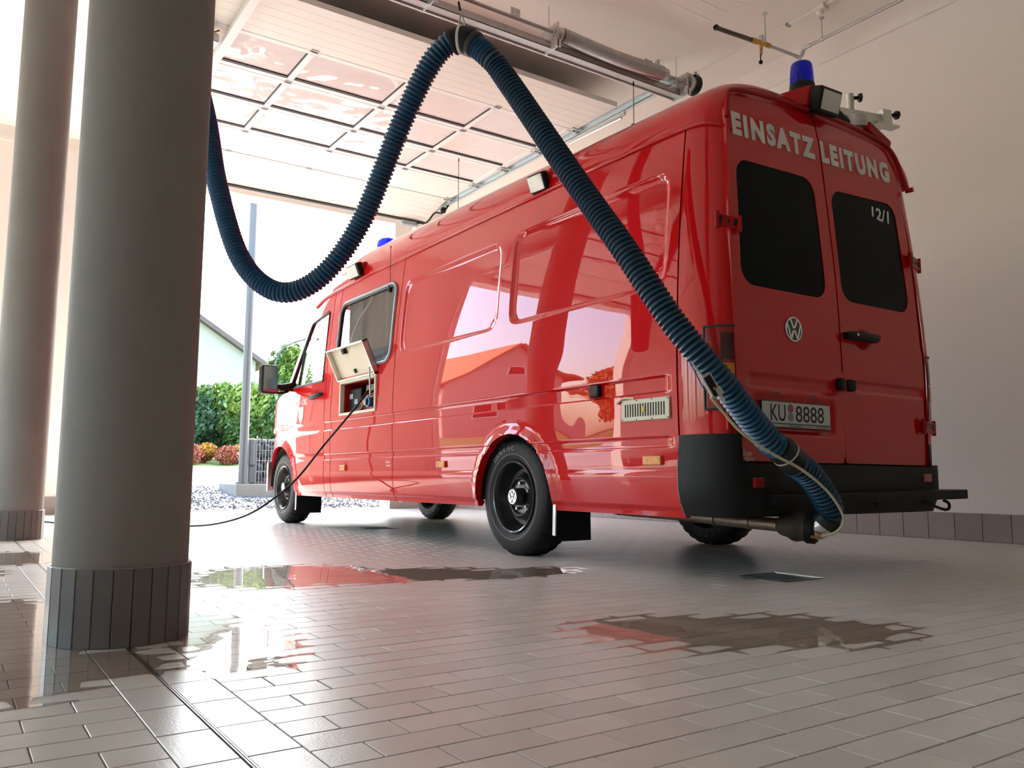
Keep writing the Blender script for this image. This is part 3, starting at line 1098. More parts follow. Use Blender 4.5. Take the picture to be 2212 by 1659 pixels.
# ------------------------------------------------------------------ the red van
X0, XC = 2.7336, 3.677
van = thing('van', 'red high-roof emergency van with EINSATZLEITUNG across its rear doors', 'van', (XC, 5.7, 0))
prof = smooth_curve([0.2, 0.3, 0.5, 0.9, 1.2, 1.6, 2.0, 2.3], [0.06, 0.035, 0.012, 0.0, 0.005, 0.030, 0.070, 0.112])
ryz = smooth_curve([0.3, 0.5, 1.0, 1.5, 2.0, 2.2, 2.37, 2.5], [2.45, 2.45, 2.445, 2.465, 2.50, 2.52, 2.565, 2.66])
ARCH_R = (4.05, 0.315, 0.39)
ARCH_F = (8.105, 0.350, 0.395)
PAN = [(4.235, 5.565, 1.350, 1.930, 0.11), (2.772, 4.105, 1.350, 1.940, 0.11)]


def rear_y(x, z):
    return ryz(z) + 0.015 * (x - 2.85)


def sidex(y, z, detail=True):
    o = prof(z)
    if y > 8.15:
        o += 0.30 * ((y - 8.15) / 0.8) ** 2
    if detail:
        o += 0.012 * sbox(z, 0.852, 0.926, 0.010) * (1 + 0.6 * (1 - sst(3.9, 4.3, y))) * sst(2.765, 2.785, y)
        o += 0.009 * sbox(z, 0.597, 0.641, 0.010) * sst(2.74, 2.77, y) * (1 - sst(7.9, 8.0, y))
        o -= 0.005 * (1 - sst(0.478, 0.494, z))
        o += 0.012 * (1 - sst(0.300, 0.326, z))
        for (y0, y1, z0, z1, r) in PAN:
            s = sd_rrect(y, z, y0, y1, z0, z1, r)
            o += 0.013 * (1 - sst(-0.030, -0.004, s))
        for (ay, az, ar) in (ARCH_R, ARCH_F):
            d = math.hypot(y - ay, max(z - az, 0)) - ar
            if z < az:
                d = abs(y - ay) - ar
            o -= 0.020 * (1 - sst(0.012, 0.062, d))
        o += 0.0016 * noise.noise(Vector((y * 1.1, z * 1.6, 3.3)))
        o += 0.0022 * noise.noise(Vector((y * 2.6, z * 3.4, 7.1))) * (1 - sst(3.6, 4.2, y)) * (1 - sst(1.0, 1.25, z))
    return X0 + o


def sp(y, z):
    return (sidex(y, z), y, z)


def arch_sd(a):
    ay, az, ar = a

    def f(y, z):
        if z < az:
            return abs(y - ay) - ar
        return math.hypot(y - ay, z - az) - ar
    return f


def refine(a, b, step, marks, fine, w):
    out = []
    x = a
    while x < b - 1e-6:
        out.append(x)
        x += fine if any(abs(x - m) < w for m in marks) else step
    if b - out[-1] < fine * 0.5:
        out[-1] = b
    else:
        out.append(b)
    return out


ZS = refine(0.275, 2.125, 0.022, [0.30, 0.326, 0.487, 0.597, 0.641, 0.852, 0.926, 1.36, 1.365, 1.92, 1.925], 0.0055, 0.022)
ZSF = frange(0.275, 2.125, 0.02)
IN = (0.028, 0, 0)
# rear quarter
YS = refine(2.70, 5.622, 0.024, [2.778, 2.785, 4.09, 4.25, 5.55], 0.007, 0.026)
skin(YS, ZS, sp, holes=[arch_sd(ARCH_R)], rim=(0.05, 0, 0), lips=IN).build('rear_side_panel', 'red_paint', van, smooth=35)
# sliding door
WIN = (5.705, 6.795, 1.335, 1.955, 0.10)
CMP = (5.935, 6.615, 0.978, 1.230, 0.02)
sld = skin(frange(5.631, 6.835, 0.018), ZS, sp, holes=[lambda y, z: sd_rrect(y, z, *WIN), lambda y, z: sd_rrect(y, z, *CMP)], rim=(0.03, 0, 0), lips=IN).build('sliding_door', 'red_paint', van, smooth=35)
skin(frange(6.845, 6.985, 0.02), ZS, sp, lips=IN).build('door_pillar', 'red_paint', van, smooth=35)
# front door and wing, cut along the windscreen pillar and bonnet line
FRONT = [(7.30, 2.20), (7.40, 2.06), (7.72, 1.66), (8.02, 1.29), (8.38, 1.19), (8.72, 1.05), (8.90, 0.86), (8.96, 0.62), (8.95, 0.36), (8.90, 0.20), (6.0, 0.20), (6.0, 2.20)]
front_keep = lambda y, z: sd_poly(y, z, FRONT)
FWIN = rpoly([(7.065, 1.300), (7.915, 1.300), (7.475, 1.885), (7.080, 1.945)], 0.035)
fdoor = skin(frange(6.995, 8.090, 0.018), ZSF, sp, keep=[front_keep], holes=[FWIN, arch_sd(ARCH_F)], rim=(0.03, 0, 0), lips=IN).build('front_door', 'red_paint', van, smooth=35)
skin(frange(8.099, 8.97, 0.018), ZSF, sp, keep=[front_keep], holes=[arch_sd(ARCH_F)], rim=(0.03, 0.0, 0), lips=IN).build('front_wing', 'red_paint', van, smooth=35)


def mir(p):
    return (2 * XC - p[0], p[1], p[2])


def front_skin(name, contour, mat, bulge, n=24):
    us = [i / n for i in range(n + 1)]
    mb = MB()

    def fn(k, u):
        y, z = contour[k]
        xl = sidex(y, z, False)
        s = 2 * u - 1
        return (lerp(xl, 2 * XC - xl, u), y + bulge * (1 - s * s) * 1.0, z + 0.02 * (1 - s * s))
    mb.grid(fn, list(range(len(contour))), us)
    return mb.build(name, mat, van, smooth=40)


front_skin('windscreen', [(8.01, 1.30), (7.88, 1.46), (7.72, 1.66), (7.55, 1.87), (7.42, 2.04)], 'glass_clear', 0.16)
front_skin('bonnet', [(8.03, 1.285), (8.2, 1.24), (8.38, 1.19), (8.55, 1.13), (8.72, 1.05), (8.82, 0.96), (8.90, 0.86)], 'red_paint', 0.14)
front_skin('grille', [(8.90, 0.86), (8.94, 0.74), (8.96, 0.62)], 'black_plastic', 0.14)
mb = MB()
fb = MB()
plan = [(2.775, 8.60), (2.80, 8.72), (2.86, 8.85), (2.95, 8.95), (3.15, 9.04), (3.40, 9.09), (3.677, 9.10), (3.95, 9.09), (4.20, 9.04), (4.40, 8.95), (4.49, 8.85), (4.55, 8.72), (4.58, 8.60)]
fb.grid(lambda i, z: (plan[i][0], plan[i][1], z), list(range(len(plan))), [0.30, 0.36, 0.50, 0.60])
fb.add([(p[0], p[1], 0.60) for p in plan] + [(lerp(p[0], XC, 0.1), p[1] - 0.12, 0.61) for p in plan], [(i, i + 1, len(plan) + i + 1, len(plan) + i) for i in range(len(plan) - 1)])
fb.build('front_bumper', 'grey_trim', van, smooth=50)
# right side of the body
rwin = FWIN
mb = skin(frange(2.90, 8.96, 0.045), frange(0.275, 2.125, 0.0385), lambda y, z: mir((sidex(y, z, False), y, z)), keep=[front_keep], holes=[FWIN, arch_sd(ARCH_R), arch_sd(ARCH_F)], rim=(-0.04, 0, 0), lips=(-0.03, 0, 0))
mb.build('right_side_panel', 'red_paint', van, smooth=35)


# rear corner pillars
def corner(phi, z, off=0.0):
    c, s = math.cos(phi), math.sin(phi)
    nx, ny = -c, -s * 0.8
    return (X0 + prof(z) + 0.1 * (1 - c) + nx * off, 2.69 - (2.69 - rear_y(2.84, z)) * s + ny * off, z)


def corner_r(phi, z, off=0.0):
    c, s = math.cos(phi), math.sin(phi)
    return (2 * XC - X0 - prof(z) - 0.22 * (1 - c) + c * off, 2.90 - (2.90 - rear_y(4.39, z)) * s - s * 0.8 * off, z)


PH = [PI / 2 * i / 18 for i in range(19)]
MB().grid(corner, PH, frange(0.30, 2.125, 0.03)).add([(corner(PI / 2, z)[0] + d * 0.004, corner(PI / 2, z)[1] + d * 0.05, z) for d in (0, 1) for z in (0.3, 0.7, 1.1, 1.5, 1.8, 2.0, 2.125)], [(i, i + 1, i + 8, i + 7) for i in range(6)]).build('rear_corner', 'red_paint', van, smooth=35)
MB().grid(corner_r, PH, frange(0.30, 2.125, 0.03)).add([(corner_r(PI / 2, z)[0], corner_r(PI / 2, z)[1] + d * 0.05, z) for d in (0, 1) for z in (0.3, 0.7, 1.1, 1.5, 1.8, 2.0, 2.125)], [(i, i + 1, i + 8, i + 7) for i in range(6)]).build('rear_corner', 'red_paint', van, smooth=35)
# rear frame behind the doors
mb = MB()
mb.grid(lambda z, u: (lerp(corner(PI / 2, z)[0], corner_r(PI / 2, z)[0], u), rear_y(3.6, z) + 0.040, z), frange(0.30, 2.125, 0.06), [0, 0.25, 0.5, 0.75, 1])
mb.build('door_frame', 'under_black', van)

# roof
HR = smooth_curve([2.5, 2.69, 3.0, 4.0, 5.2, 6.3, 6.8, 7.15, 7.4, 7.58, 7.70], [2.39, 2.435, 2.455, 2.485, 2.52, 2.545, 2.535, 2.465, 2.34, 2.21, 2.13])
ZG = 2.122


def roof_pt(k, t):
    if k[0] == 'r':
        phi = k[1]
        a, b = 0.1 * (1 - math.cos(phi)), 0.12 * (1 - math.cos(phi))
        h = 2.435 - 0.040 * (1 - math.cos(phi)) ** 1.3
        y = None
    else:
        y = k[1]
        a = b = 0.0
        if y > 7.1:
            a = b = 0.10 * ((y - 7.1) / 0.6) ** 2
        h = HR(y)
    xl = X0 + prof(ZG) + a
    xr = 2 * XC - X0 - prof(ZG) - b
    x = lerp(xl, xr, (t + 1) / 2)
    z = ZG + (h - ZG) * max(0.0, 1 - abs(t) ** 3.6) ** 0.5
    if y is None:
        y = 2.69 - (2.69 - rear_y(x, z)) * math.sin(k[1])
    else:
        fwd = sst(7.0, 7.7, y)
        y = y + 0.14 * fwd * (1 - t * t)
    return (x, y, z)


TS = [math.sin(PI / 2 * (i / 24.0)) for i in range(-24, 25)]
TS = sorted(set([round(math.copysign(1 - (1 - abs(t)) ** 1.0, t), 5) for t in TS]))
KS = [('r', PI / 2 * (1 - i / 10)) for i in range(10)] + [('y', y) for y in frange(2.69, 7.70, 0.07)]
MB().grid(roof_pt, KS, TS).build('high_roof', 'red_paint', van, smooth=45)
mb = MB()
rim = [roof_pt(('r', PI / 2), t) for t in TS]
mb.add(rim + [(p[0], p[1] + 0.012, ZG - 0.02) for p in rim], [(i, i + 1, len(rim) + i + 1, len(rim) + i) for i in range(len(rim) - 1)])
mb.build('roof_end', 'red_paint', van, smooth=45)
MB().grid(lambda k, u: (lerp(roof_pt(k, -1)[0], roof_pt(k, 1)[0], u), k[1], ZG + 0.006), [('y', y) for y in (2.8, 4.0, 5.2, 6.4, 7.3)], [0, 0.5, 1]).build('roof_lining', 'curtain', van)
# rain gutters
gp = [corner(PI / 2, 2.065, 0.006), corner(PI / 4, 2.095, 0.010)] + [(sidex(y, z, False) - 0.006, y, z) for y, z in ((2.70, 2.112), (3.2, 2.122), (4.5, 2.128), (5.8, 2.128), (6.6, 2.122), (7.05, 2.105), (7.28, 2.08), (7.44, 2.035))]
MB().tube(spl(gp, 8), 0.0105, 8).build('rain_gutter', 'red_paint', van, smooth=60)
MB().tube([(p[0] + 0.012, p[1], p[2] - 0.0145) for p in spl(gp[2:], 8)], 0.007, 6).build('gutter_seal', 'seal_rubber', van, smooth=60)
gp2 = [(2.872, rear_y(2.87, 2.12) - 0.02, 2.11), (2.895, rear_y(2.9, 2.22) - 0.02, 2.215), (2.955, rear_y(2.95, 2.28) - 0.022, 2.275), (3.25, rear_y(3.25, 2.32) - 0.022, 2.318), (3.60, rear_y(3.6, 2.34) - 0.022, 2.342), (3.95, rear_y(3.95, 2.34) - 0.022, 2.345), (4.22, rear_y(4.2, 2.33) - 0.022, 2.318), (4.30, rear_y(4.3, 2.26) - 0.022, 2.255), (4.345, rear_y(4.34, 2.15) - 0.02, 2.14), (4.372, rear_y(4.35, 2.08) - 0.02, 2.075)]
MB().tube(spl(gp2, 8), 0.012, 8).build('rain_strip', 'red_plain', van, smooth=60)
MB().lathe([(-0.02, 0.0), (-0.02, 0.014), (0.02, 0.014), (0.02, 0)], (4.378, rear_y(4.37, 2.07) - 0.03, 2.068), (0.2, -1, 0.0), 10).build('rain_strip_end', 'red_plain', van, smooth=40)


# rear doors
def door_det(x, z):
    d = 0.011 * (1 - sst(-0.016, 0.0, sd_rrect(x, z, 2.905, 3.572, 0.850, 0.925, 0.02)))
    d += 0.011 * (1 - sst(-0.016, 0.0, sd_rrect(x, z, 3.725, 4.352, 0.878, 0.945, 0.02)))
    d += 0.012 * (1 - sst(-0.018, 0.0, sd_rrect(x, z, 2.93, 3.545, 0.652, 0.835, 0.03)))
    d += 0.020 * (1 - sst(-0.035, 0.0, sd_rrect(x, z, 3.745, 3.865, 1.10, 1.215, 0.055)))
    d += 0.0012 * noise.noise(Vector((x * 2.2, z * 1.7, 0.4)))
    return d


def rp(x, z, off=0.0):
    return (x, rear_y(x, z) - 0.006 + door_det(x, z) - off, z)


OUT_L = [(2.842, 0.528), (3.616, 0.528), (3.612, 1.43), (3.583, 2.325), (2.95, 2.255), (2.885, 2.17), (2.838, 1.6), (2.828, 1.1)]
OUT_R = [(3.628, 0.528), (4.348, 0.528), (4.352, 1.1), (4.336, 1.7), (4.312, 2.12), (4.245, 2.295), (3.597, 2.325), (3.622, 1.43)]
WL_ = [(2.895, 1.322), (3.532, 1.330), (3.508, 1.948), (2.922, 1.925)]
WR_ = [(3.663, 1.342), (4.278, 1.345), (4.236, 1.958), (3.648, 1.925)]
RD = {}
for nm, out, w in (('L', OUT_L, WL_), ('R', OUT_R, WR_)):
    xs = [p[0] for p in out]
    wsd = rpoly(w, 0.085)
    o = skin(refine(min(xs) - 0.01, max(xs) + 0.01, 0.016, [], 0.016, 0), refine(0.51, 2.345, 0.018, [0.652, 0.835, 0.85, 0.925, 0.878, 0.945, 1.1, 1.2], 0.007, 0.02), rp, keep=[rpoly(out, 0.02)], holes=[wsd], rim=lambda x, z: (0, 0.03, 0)).build('rear_door', 'red_paint', van, smooth=38,
             label='left rear door with number plate and round emblem' if nm == 'L' else 'right rear door with black handle')
    RD[nm] = o
    wx = [p[0] for p in w]
    wz = [p[1] for p in w]
    skin(frange(min(wx) - 0.01, max(wx) + 0.01, 0.025), frange(min(wz) - 0.01, max(wz) + 0.01, 0.025), lambda x, z: (x, rear_y(x, z) - 0.002, z), keep=[lambda x, z, s=wsd: s(x, z) - 0.004]).build('window_pane', 'window_dark', o)


def rfn(x0, x1, z0, z1, off=0.0085, slope=0.0):
    return lambda u, v: rp(lerp(x0, x1, u), lerp(z0, z1, v) + slope * (lerp(x0, x1, u) - x0), off - 0.006)


lettering('lettering', 'EINSATZ', 'white_letter', RD['L'], rfn(2.917, 3.553, 2.040, 2.158, slope=0.030), bold=0.062, spacing=1.30)
lettering('lettering', 'LEITUNG', 'white_letter', RD['R'], rfn(3.602, 4.226, 2.060, 2.180, slope=0.034), bold=0.062, spacing=1.30)
mbp = lambda u, v: (lerp(4.015, 4.172, u), rear_y(4.1, 1.87) - 0.0045, lerp(1.838, 1.908, v))
lettering('lettering', '12/1', 'white_letter', RD['R'], mbp, bold=0.02)
lettering('lettering', 'Fürtner', 'white_letter', RD['L'], rfn(2.868, 2.928, 0.553, 0.573, 0.0085), shear=0.2)
lettering('lettering', '+ Ammer', 'white_letter', RD['L'], rfn(2.874, 2.944, 0.531, 0.549, 0.0085), shear=0.2)
mb = MB()
for (cx, cz, r) in ((2.874, 0.563, 0.013), (2.898, 0.540, 0.013)):
    for k in range(14):
        a0, a1 = 0.6 + 4.6 * k / 14, 0.6 + 4.6 * (k + 1) / 14
        q = []
        for a, rr in ((a0, r), (a1, r), (a1, r - 0.0018), (a0, r - 0.0018)):
            q.append(rp(cx + rr * math.cos(a), cz + rr * math.sin(a), 0.0025))
        mb.add(q, [(0, 1, 2, 3)])
mb.build('sticker_loops', 'white_letter', RD['L'], recalc=False)


def emblem(name, parent, c, ex, ez, r, depth=0.006):
    """round badge: dark disc with a chrome ring, a V above a W"""
    c, ex, ez = Vector(c), Vector(ex).normalized(), Vector(ez).normalized()
    n = ex.cross(ez).normalized()
    disc = MB().lathe([(0, 0.0), (0, r), (-depth, r), (-depth, 0)], c, n, 40).build(name, 'black_gloss', parent, smooth=40)
    mb = MB()
    mb.lathe([(0.0, r * 0.86), (depth * 0.7, r * 0.88), (depth * 0.7, r * 0.98), (0, r)], c, n, 40)

    def stroke(a, b, w):
        a, b = Vector((a[0], a[1], 0)), Vector((b[0], b[1], 0))
        d = (b - a).normalized()
        p = Vector((-d.y, d.x, 0)) * w
        pts = [a + p, a - p, b - p, b + p]
        vs = [c + ex * (q.x * r) + ez * (q.y * r) + n * h for h in (0.0, depth * 0.7) for q in pts]
        mb.add(vs, [(0, 1, 2, 3), (7, 6, 5, 4), (0, 4, 5, 1), (1, 5, 6, 2), (2, 6, 7, 3), (3, 7, 4, 0)])
    for s in (-1, 1):
        stroke((s * 0.42, 0.80), (s * 0.05, 0.08), 0.085)
        stroke((s * 0.80, 0.38), (s * 0.37, -0.78), 0.085)
        stroke((s * 0.37, -0.78), (s * 0.07, -0.08), 0.085)
    mb.build('badge_letters', 'chrome', parent, recalc=True)
    return disc


ec = rp(3.245, 1.148, 0.004)
emblem('badge', RD['L'], ec, (1, 0, 0), (0, 0.02, 1), 0.060)
# handle
mb = MB()
hy = rear_y(3.77, 1.155)
mb.tube([(3.640, hy - 0.026, 1.158), (3.66, hy - 0.034, 1.160), (3.78, hy - 0.037, 1.163), (3.89, hy - 0.034, 1.166), (3.905, hy - 0.024, 1.166)], [0.017, 0.022, 0.023, 0.021, 0.014], 12)
mb.build('handle', 'black_plastic', RD['R'], smooth=60)
MB().cyl((3.692, hy - 0.050, 1.163), (3.692, hy - 0.060, 1.163), 0.007, n=12).build('lock', 'chrome', RD['R'], smooth=40)
for xa in (3.648, 3.88):
    MB().box((xa, hy - 0.02, 1.147), (xa + 0.02, hy + 0.005, 1.177)).build('handle_mount', 'black_plastic', RD['R'])
for nm, xa in (('L', 3.560), ('R', 3.648)):
    yy = rear_y(xa, 0.91)
    MB().box((xa, yy - 0.035, 0.882), (xa + 0.048, yy + 0.005, 0.942)).build('door_stop', 'black_plastic', RD[nm], bevel=0.014, seg=3)
for xa in (3.06, 3.32):
    MB().box((xa, rear_y(xa, 0.84) - 0.006, 0.834), (xa + 0.075, rear_y(xa, 0.84) + 0.01, 0.848)).build('plate_lamp', 'black_gloss', RD['L'], bevel=0.004)
# number plate
py = rear_y(3.24, 0.745) - 0.004
plate = MB().box((2.985, py - 0.014, 0.682), (3.487, py - 0.002, 0.803)).build('number_plate', 'black_plastic', RD['L'], bevel=0.004, label='white number plate in a black frame')
MB().box((2.991, py - 0.0165, 0.703), (3.481, py - 0.013, 0.799)).build('plate_face', 'plate_white', RD['L'], bevel=0.003)
MB().box((2.989, py - 0.0165, 0.685), (3.483, py - 0.013, 0.6995)).build('plate_strip', 'plate_grey', RD['L'])
pf = lambda x0, x1, z0, z1: (lambda u, v: (lerp(x0, x1, u), py - 0.0172, lerp(z0, z1, v)))
lettering('plate_text', 'KU', 'black_letter', RD['L'], pf(3.045, 3.150, 0.712, 0.787), bold=0.006)
lettering('plate_text', '8888', 'black_letter', RD['L'], pf(3.222, 3.432, 0.712, 0.787), bold=0.006)
lettering('plate_text', 'Kulmbach', 'black_letter', RD['L'], pf(3.178, 3.270, 0.6875, 0.6975), bold=0.008)
lettering('plate_text', 'Dippold', 'red_letter', RD['L'], pf(3.370, 3.455, 0.6870, 0.6980), bold=0.012, shear=0.3)
for xx in (3.135, 3.328):
    MB().cyl((xx, py - 0.0165, 0.692), (xx, py - 0.0173, 0.692), 0.0022, n=10).build('plate_dot', 'black_letter', RD['L'])
for zz, mt in ((0.772, 'badge_red'), (0.732, 'badge_grey')):
    MB().lathe([(0, 0.0), (0, 0.0185), (0.001, 0.0195), (0, 0.0205)], (3.186, py - 0.0172, zz), (0, -1, 0), 24).build('plate_seal', mt, RD['L'], smooth=40)


# hinges
def hinge(parent, p, q, h):
    p, q = Vector(p), Vector(q)
    mb = MB()
    d = (q - p)
    mid = (p + q) / 2
    n = Vector((0, 0, 1)).cross(d).normalized()
    if n.y > 0:
        n = -n
    mb.obox(mid + n * 0.010, (d.length / 2, 0.010, h / 2), d, n)
    o = mb.build('hinge', 'red_plain', parent, bevel=0.004)
    for e in (p, q):
        MB().cyl(e + n * 0.014 + Vector((0, 0, -h * 0.68)), e + n * 0.014 + Vector((0, 0, h * 0.68)), 0.011, n=12).build('hinge_knuckle', 'red_plain', parent, smooth=40)
    MB().obox(mid + n * 0.0215, (0.006, 0.001, 0.006), d, n).build('hinge_bolt', 'dark_hole', parent)
    for k in (0.12, 0.80):
        MB().obox(p + d * k + n * 0.021, (0.008, 0.001, h * 0.28), d, n).build('hinge_slot', 'dark_hole', parent)
    return o


a = corner(0.95, 1.612, 0.008)
hinge(RD['L'], a, (2.895, rear_y(2.9, 1.6) - 0.012, 1.592), 0.055)
a = corner(1.15, 0.700, 0.008)
hinge(RD['L'], a, (2.870, rear_y(2.87, 0.68) - 0.012, 0.690), 0.055)
b = corner_r(1.12, 1.65, 0.010)
hinge(RD['R'], (4.300, rear_y(4.3, 1.65) - 0.012, 1.650), b, 0.060)
b = corner_r(1.05, 0.735, 0.012)
hinge(RD['R'], (4.305, rear_y(4.3, 0.73) - 0.012, 0.735), b, 0.060)


# tail lights
def tail(fn, p0, p1, label):
    base = MB().grid(lambda ph, z: fn(ph, z, 0.004), [lerp(p0, p1, i / 12) for i in range(13)], frange(0.755, 1.118, 0.03)).build('tail_light', 'lens_red', van, smooth=40, label=label)
    mb = MB()
    e = [fn(lerp(p0, p1, i / 12), 0.752, 0.007) for i in range(13)]
    f = [fn(p0, lerp(0.752, 1.122, i / 8), 0.007) for i in range(9)]
    g = [fn(lerp(p0, p1, i / 12), 1.122, 0.007) for i in range(13)]
    mb.tube(e, 0.0045, 6).tube(f, 0.0045, 6).tube(g, 0.0045, 6)
    mb.build('lamp_seal', 'seal_rubber', base, smooth=60)
    MB().grid(lambda ph, z: fn(ph, z, 0.006), [lerp(p0, p1, 0.45 + 0.5 * i / 8) for i in range(9)], frange(0.97, 1.09, 0.03)).build('lens', 'lens_smoke', base, smooth=40)
    MB().grid(lambda ph, z: fn(ph, z, 0.006), [lerp(p0, p1, 0.45 + 0.5 * i / 8) for i in range(9)], frange(0.875, 0.955, 0.02)).build('lens', 'lens_amber', base, smooth=40)
    return base


tail(corner, 0.62, PI / 2 - 0.03, 'left tail light wrapped round the body corner')
tail(corner_r, 0.45, PI / 2 - 0.02, 'right tail light wrapped round the body corner')

# rear bumper
mb = MB()
ring = [(sidex(2.70, 0.4, False) - 0.004, 2.705)]


def bump_pt(s, z):
    """s 0..1 left corner, 1..2 rear bar, 2..3 right corner"""
    tuck = 0.030 * (1 - sst(0.28, 0.36, z)) - 0.010 * sbox(z, 0.38, 0.55, 0.06)
    if s <= 1:
        ph = PI / 2 * s
        p = corner(ph, 0.5, 0.014 + 0.012 * math.sin(ph) - tuck)
    elif s >= 2:
        ph = PI / 2 * (3 - s)
        p = corner_r(ph, 0.5, 0.016 + 0.012 * math.sin(ph) - tuck)
    else:
        a, b = bump_pt(1, z), bump_pt(2, z)
        u = s - 1
        return (lerp(a[0], b[0], u), lerp(a[1], b[1], u) - 0.02 * math.sin(PI * u), z)
    return (p[0], p[1], z)


mb.grid(bump_pt, [i / 14 for i in range(15)], frange(0.285, 0.645, 0.03))
top = [bump_pt(i / 14, 0.645) for i in range(15)]
mb.add(top + [(p[0] + 0.04, p[1] + 0.03, 0.65) for p in top], [(i, i + 1, 16 + i, 15 + i) for i in range(14)])
mb.add([(lambda p: (p[0] + d * 0.004, p[1] + d * 0.05, z))(bump_pt(1, z)) for d in (0, 1) for z in (0.52, 0.645)], [(0, 1, 3, 2)])
mb.add([(lambda p: (p[0] + d * 0.03, p[1], z))(bump_pt(0, z)) for d in (0, 1) for z in (0.285, 0.4, 0.52, 0.645)], [(i, i + 1, i + 5, i + 4) for i in range(3)])
mb.grid(bump_pt, [1 + i / 10 for i in range(11)], frange(0.285, 0.518, 0.0333))
bar = [bump_pt(1 + i / 10, 0.518) for i in range(11)]
mb.add(bar + [(p[0], p[1] + 0.06, 0.522) for p in bar], [(i, i + 1, 12 + i, 11 + i) for i in range(10)])
mb.grid(bump_pt, [2 + i / 14 for i in range(15)], frange(0.285, 0.530, 0.03))
mb.grid(lambda s, z: (lambda p: (p[0] - 0.02, p[1] + 0.02, z))(bump_pt(s, 0.5)), [2.05 + i * 0.05 for i in range(15)], [0.52, 0.58, 0.645])
mb.build('rear_bumper', 'black_plastic', van, smooth=35, label='black plastic rear bumper')
mb = MB()
mb.tube([bump_pt(0.0, z) for z in frange(0.285, 0.645, 0.04)], 0.0022, 6)
mb.build('bumper_edge', 'grey_trim', van, smooth=60)
for x0, x1, z0, z1 in ((2.898, 2.962, 0.412, 0.456), (4.262, 4.335, 0.440, 0.484)):
    u = (x0 + x1) / 2
    yy = bump_pt(1 + (u - 2.85) / 1.53, 0.44)[1]
    MB().box((x0, yy - 0.012, z0), (x1, yy + 0.004, z1)).build('reflector', 'lens_red', van, bevel=0.003)
# step
mb = MB()
mb.add([(2.98, 2.37, 0.337), (4.585, 2.37, 0.352), (4.585, 2.62, 0.352), (2.98, 2.62, 0.337), (2.98, 2.37, 0.380), (4.585, 2.37, 0.402), (4.585, 2.62, 0.402), (2.98, 2.62, 0.380)],
       [(0, 3, 2, 1), (4, 5, 6, 7), (0, 1, 5, 4), (1, 2, 6, 5), (2, 3, 7, 6), (3, 0, 4, 7)])
mb.build('rear_step', 'black_rubber', van, bevel=0.006, label='black rear step board under the bumper')
MB().tube(spl([(3.55, 2.45, 0.34), (3.50, 2.43, 0.30), (3.42, 2.42, 0.285), (3.36, 2.42, 0.285)], 6), 0.008, 8).build('tow_eye', 'under_black', van, smooth=60)
MB().tube(spl([(4.22, 2.42, 0.342), (4.30, 2.40, 0.315), (4.38, 2.39, 0.297), (4.42, 2.39, 0.305), (4.435, 2.40, 0.33), (4.42, 2.42, 0.345)], 6), 0.008, 8).build('tow_eye', 'under_black', van, smooth=60)
MB().cyl((3.79, 2.41, 0.345), (3.79, 2.41, 0.315), 0.014, 0.005, n=10).build('bolt', 'under_black', van)

# underbody
mb = MB()
mb.box((3.02, 2.62, 0.345), (4.36, 8.55, 0.62))
mb.box((3.05, 2.9, 0.60), (4.33, 6.9, 1.00))
mb.box((2.80, 2.74, 0.335), (3.04, 3.62, 0.60)).box((2.80, 4.50, 0.335), (3.04, 7.66, 0.60))
mb.box((2.80, 2.6, 0.62), (4.55, 6.9, 0.66))
mb.build('underbody', 'under_black', van)
MB().cyl((2.95, 4.09, 0.335), (4.4, 4.09, 0.335), 0.05, n=12).lathe([(-0.14, 0.05), (-0.08, 0.12), (0.08, 0.12), (0.14, 0.05)], (3.68, 4.09, 0.335), (1, 0, 0), 16).build('rear_axle', 'under_black', van, smooth=40)
MB().cyl((3.0, 8.105, 0.335), (4.4, 8.105, 0.335), 0.035, n=12).build('front_axle', 'under_black', van, smooth=40)
MB().box((2.92, 2.95, 0.268), (3.10, 3.25, 0.335)).build('exhaust_box', 'under_black', van, bevel=0.02)
MB().tube(spl([(2.98, 3.35, 0.285), (3.03, 3.05, 0.275), (3.075, 2.80, 0.262), (3.105, 2.66, 0.254), (3.13, 2.47, 0.245)], 8), 0.030, 16).build('exhaust_pipe', 'exhaust_pipe', van, smooth=60)
for yy in (2.80, 2.62):
    MB().lathe([(-0.008, 0.030), (-0.008, 0.0345), (0.008, 0.0345), (0.008, 0.030)], (3.075 + (2.80 - yy) * 0.2, yy, 0.262 - (2.8 - yy) * 0.05), (0.15, -1, -0.05), 16).build('pipe_clamp', 'exhaust_pipe', van, smooth=40)
# arch liners
for (ay, az, ar) in (ARCH_R, ARCH_F):
    for s in (0, 1):
        mb = MB()
        n = 20
        A = [(ay + (ar - 0.002) * math.cos(PI * i / n), az + (ar - 0.002) * math.sin(PI * i / n)) for i in range(n + 1)]
        xa, xb = (2.775, 3.06) if s == 0 else (4.30, 4.585)
        mb.add([(xa, y, z) for y, z in A] + [(xb, y, z) for y, z in A], [(i, i + 1, n + 2 + i, n + 1 + i) for i in range(n)])
        mb.build('arch_liner', 'under_black', van, smooth=40)


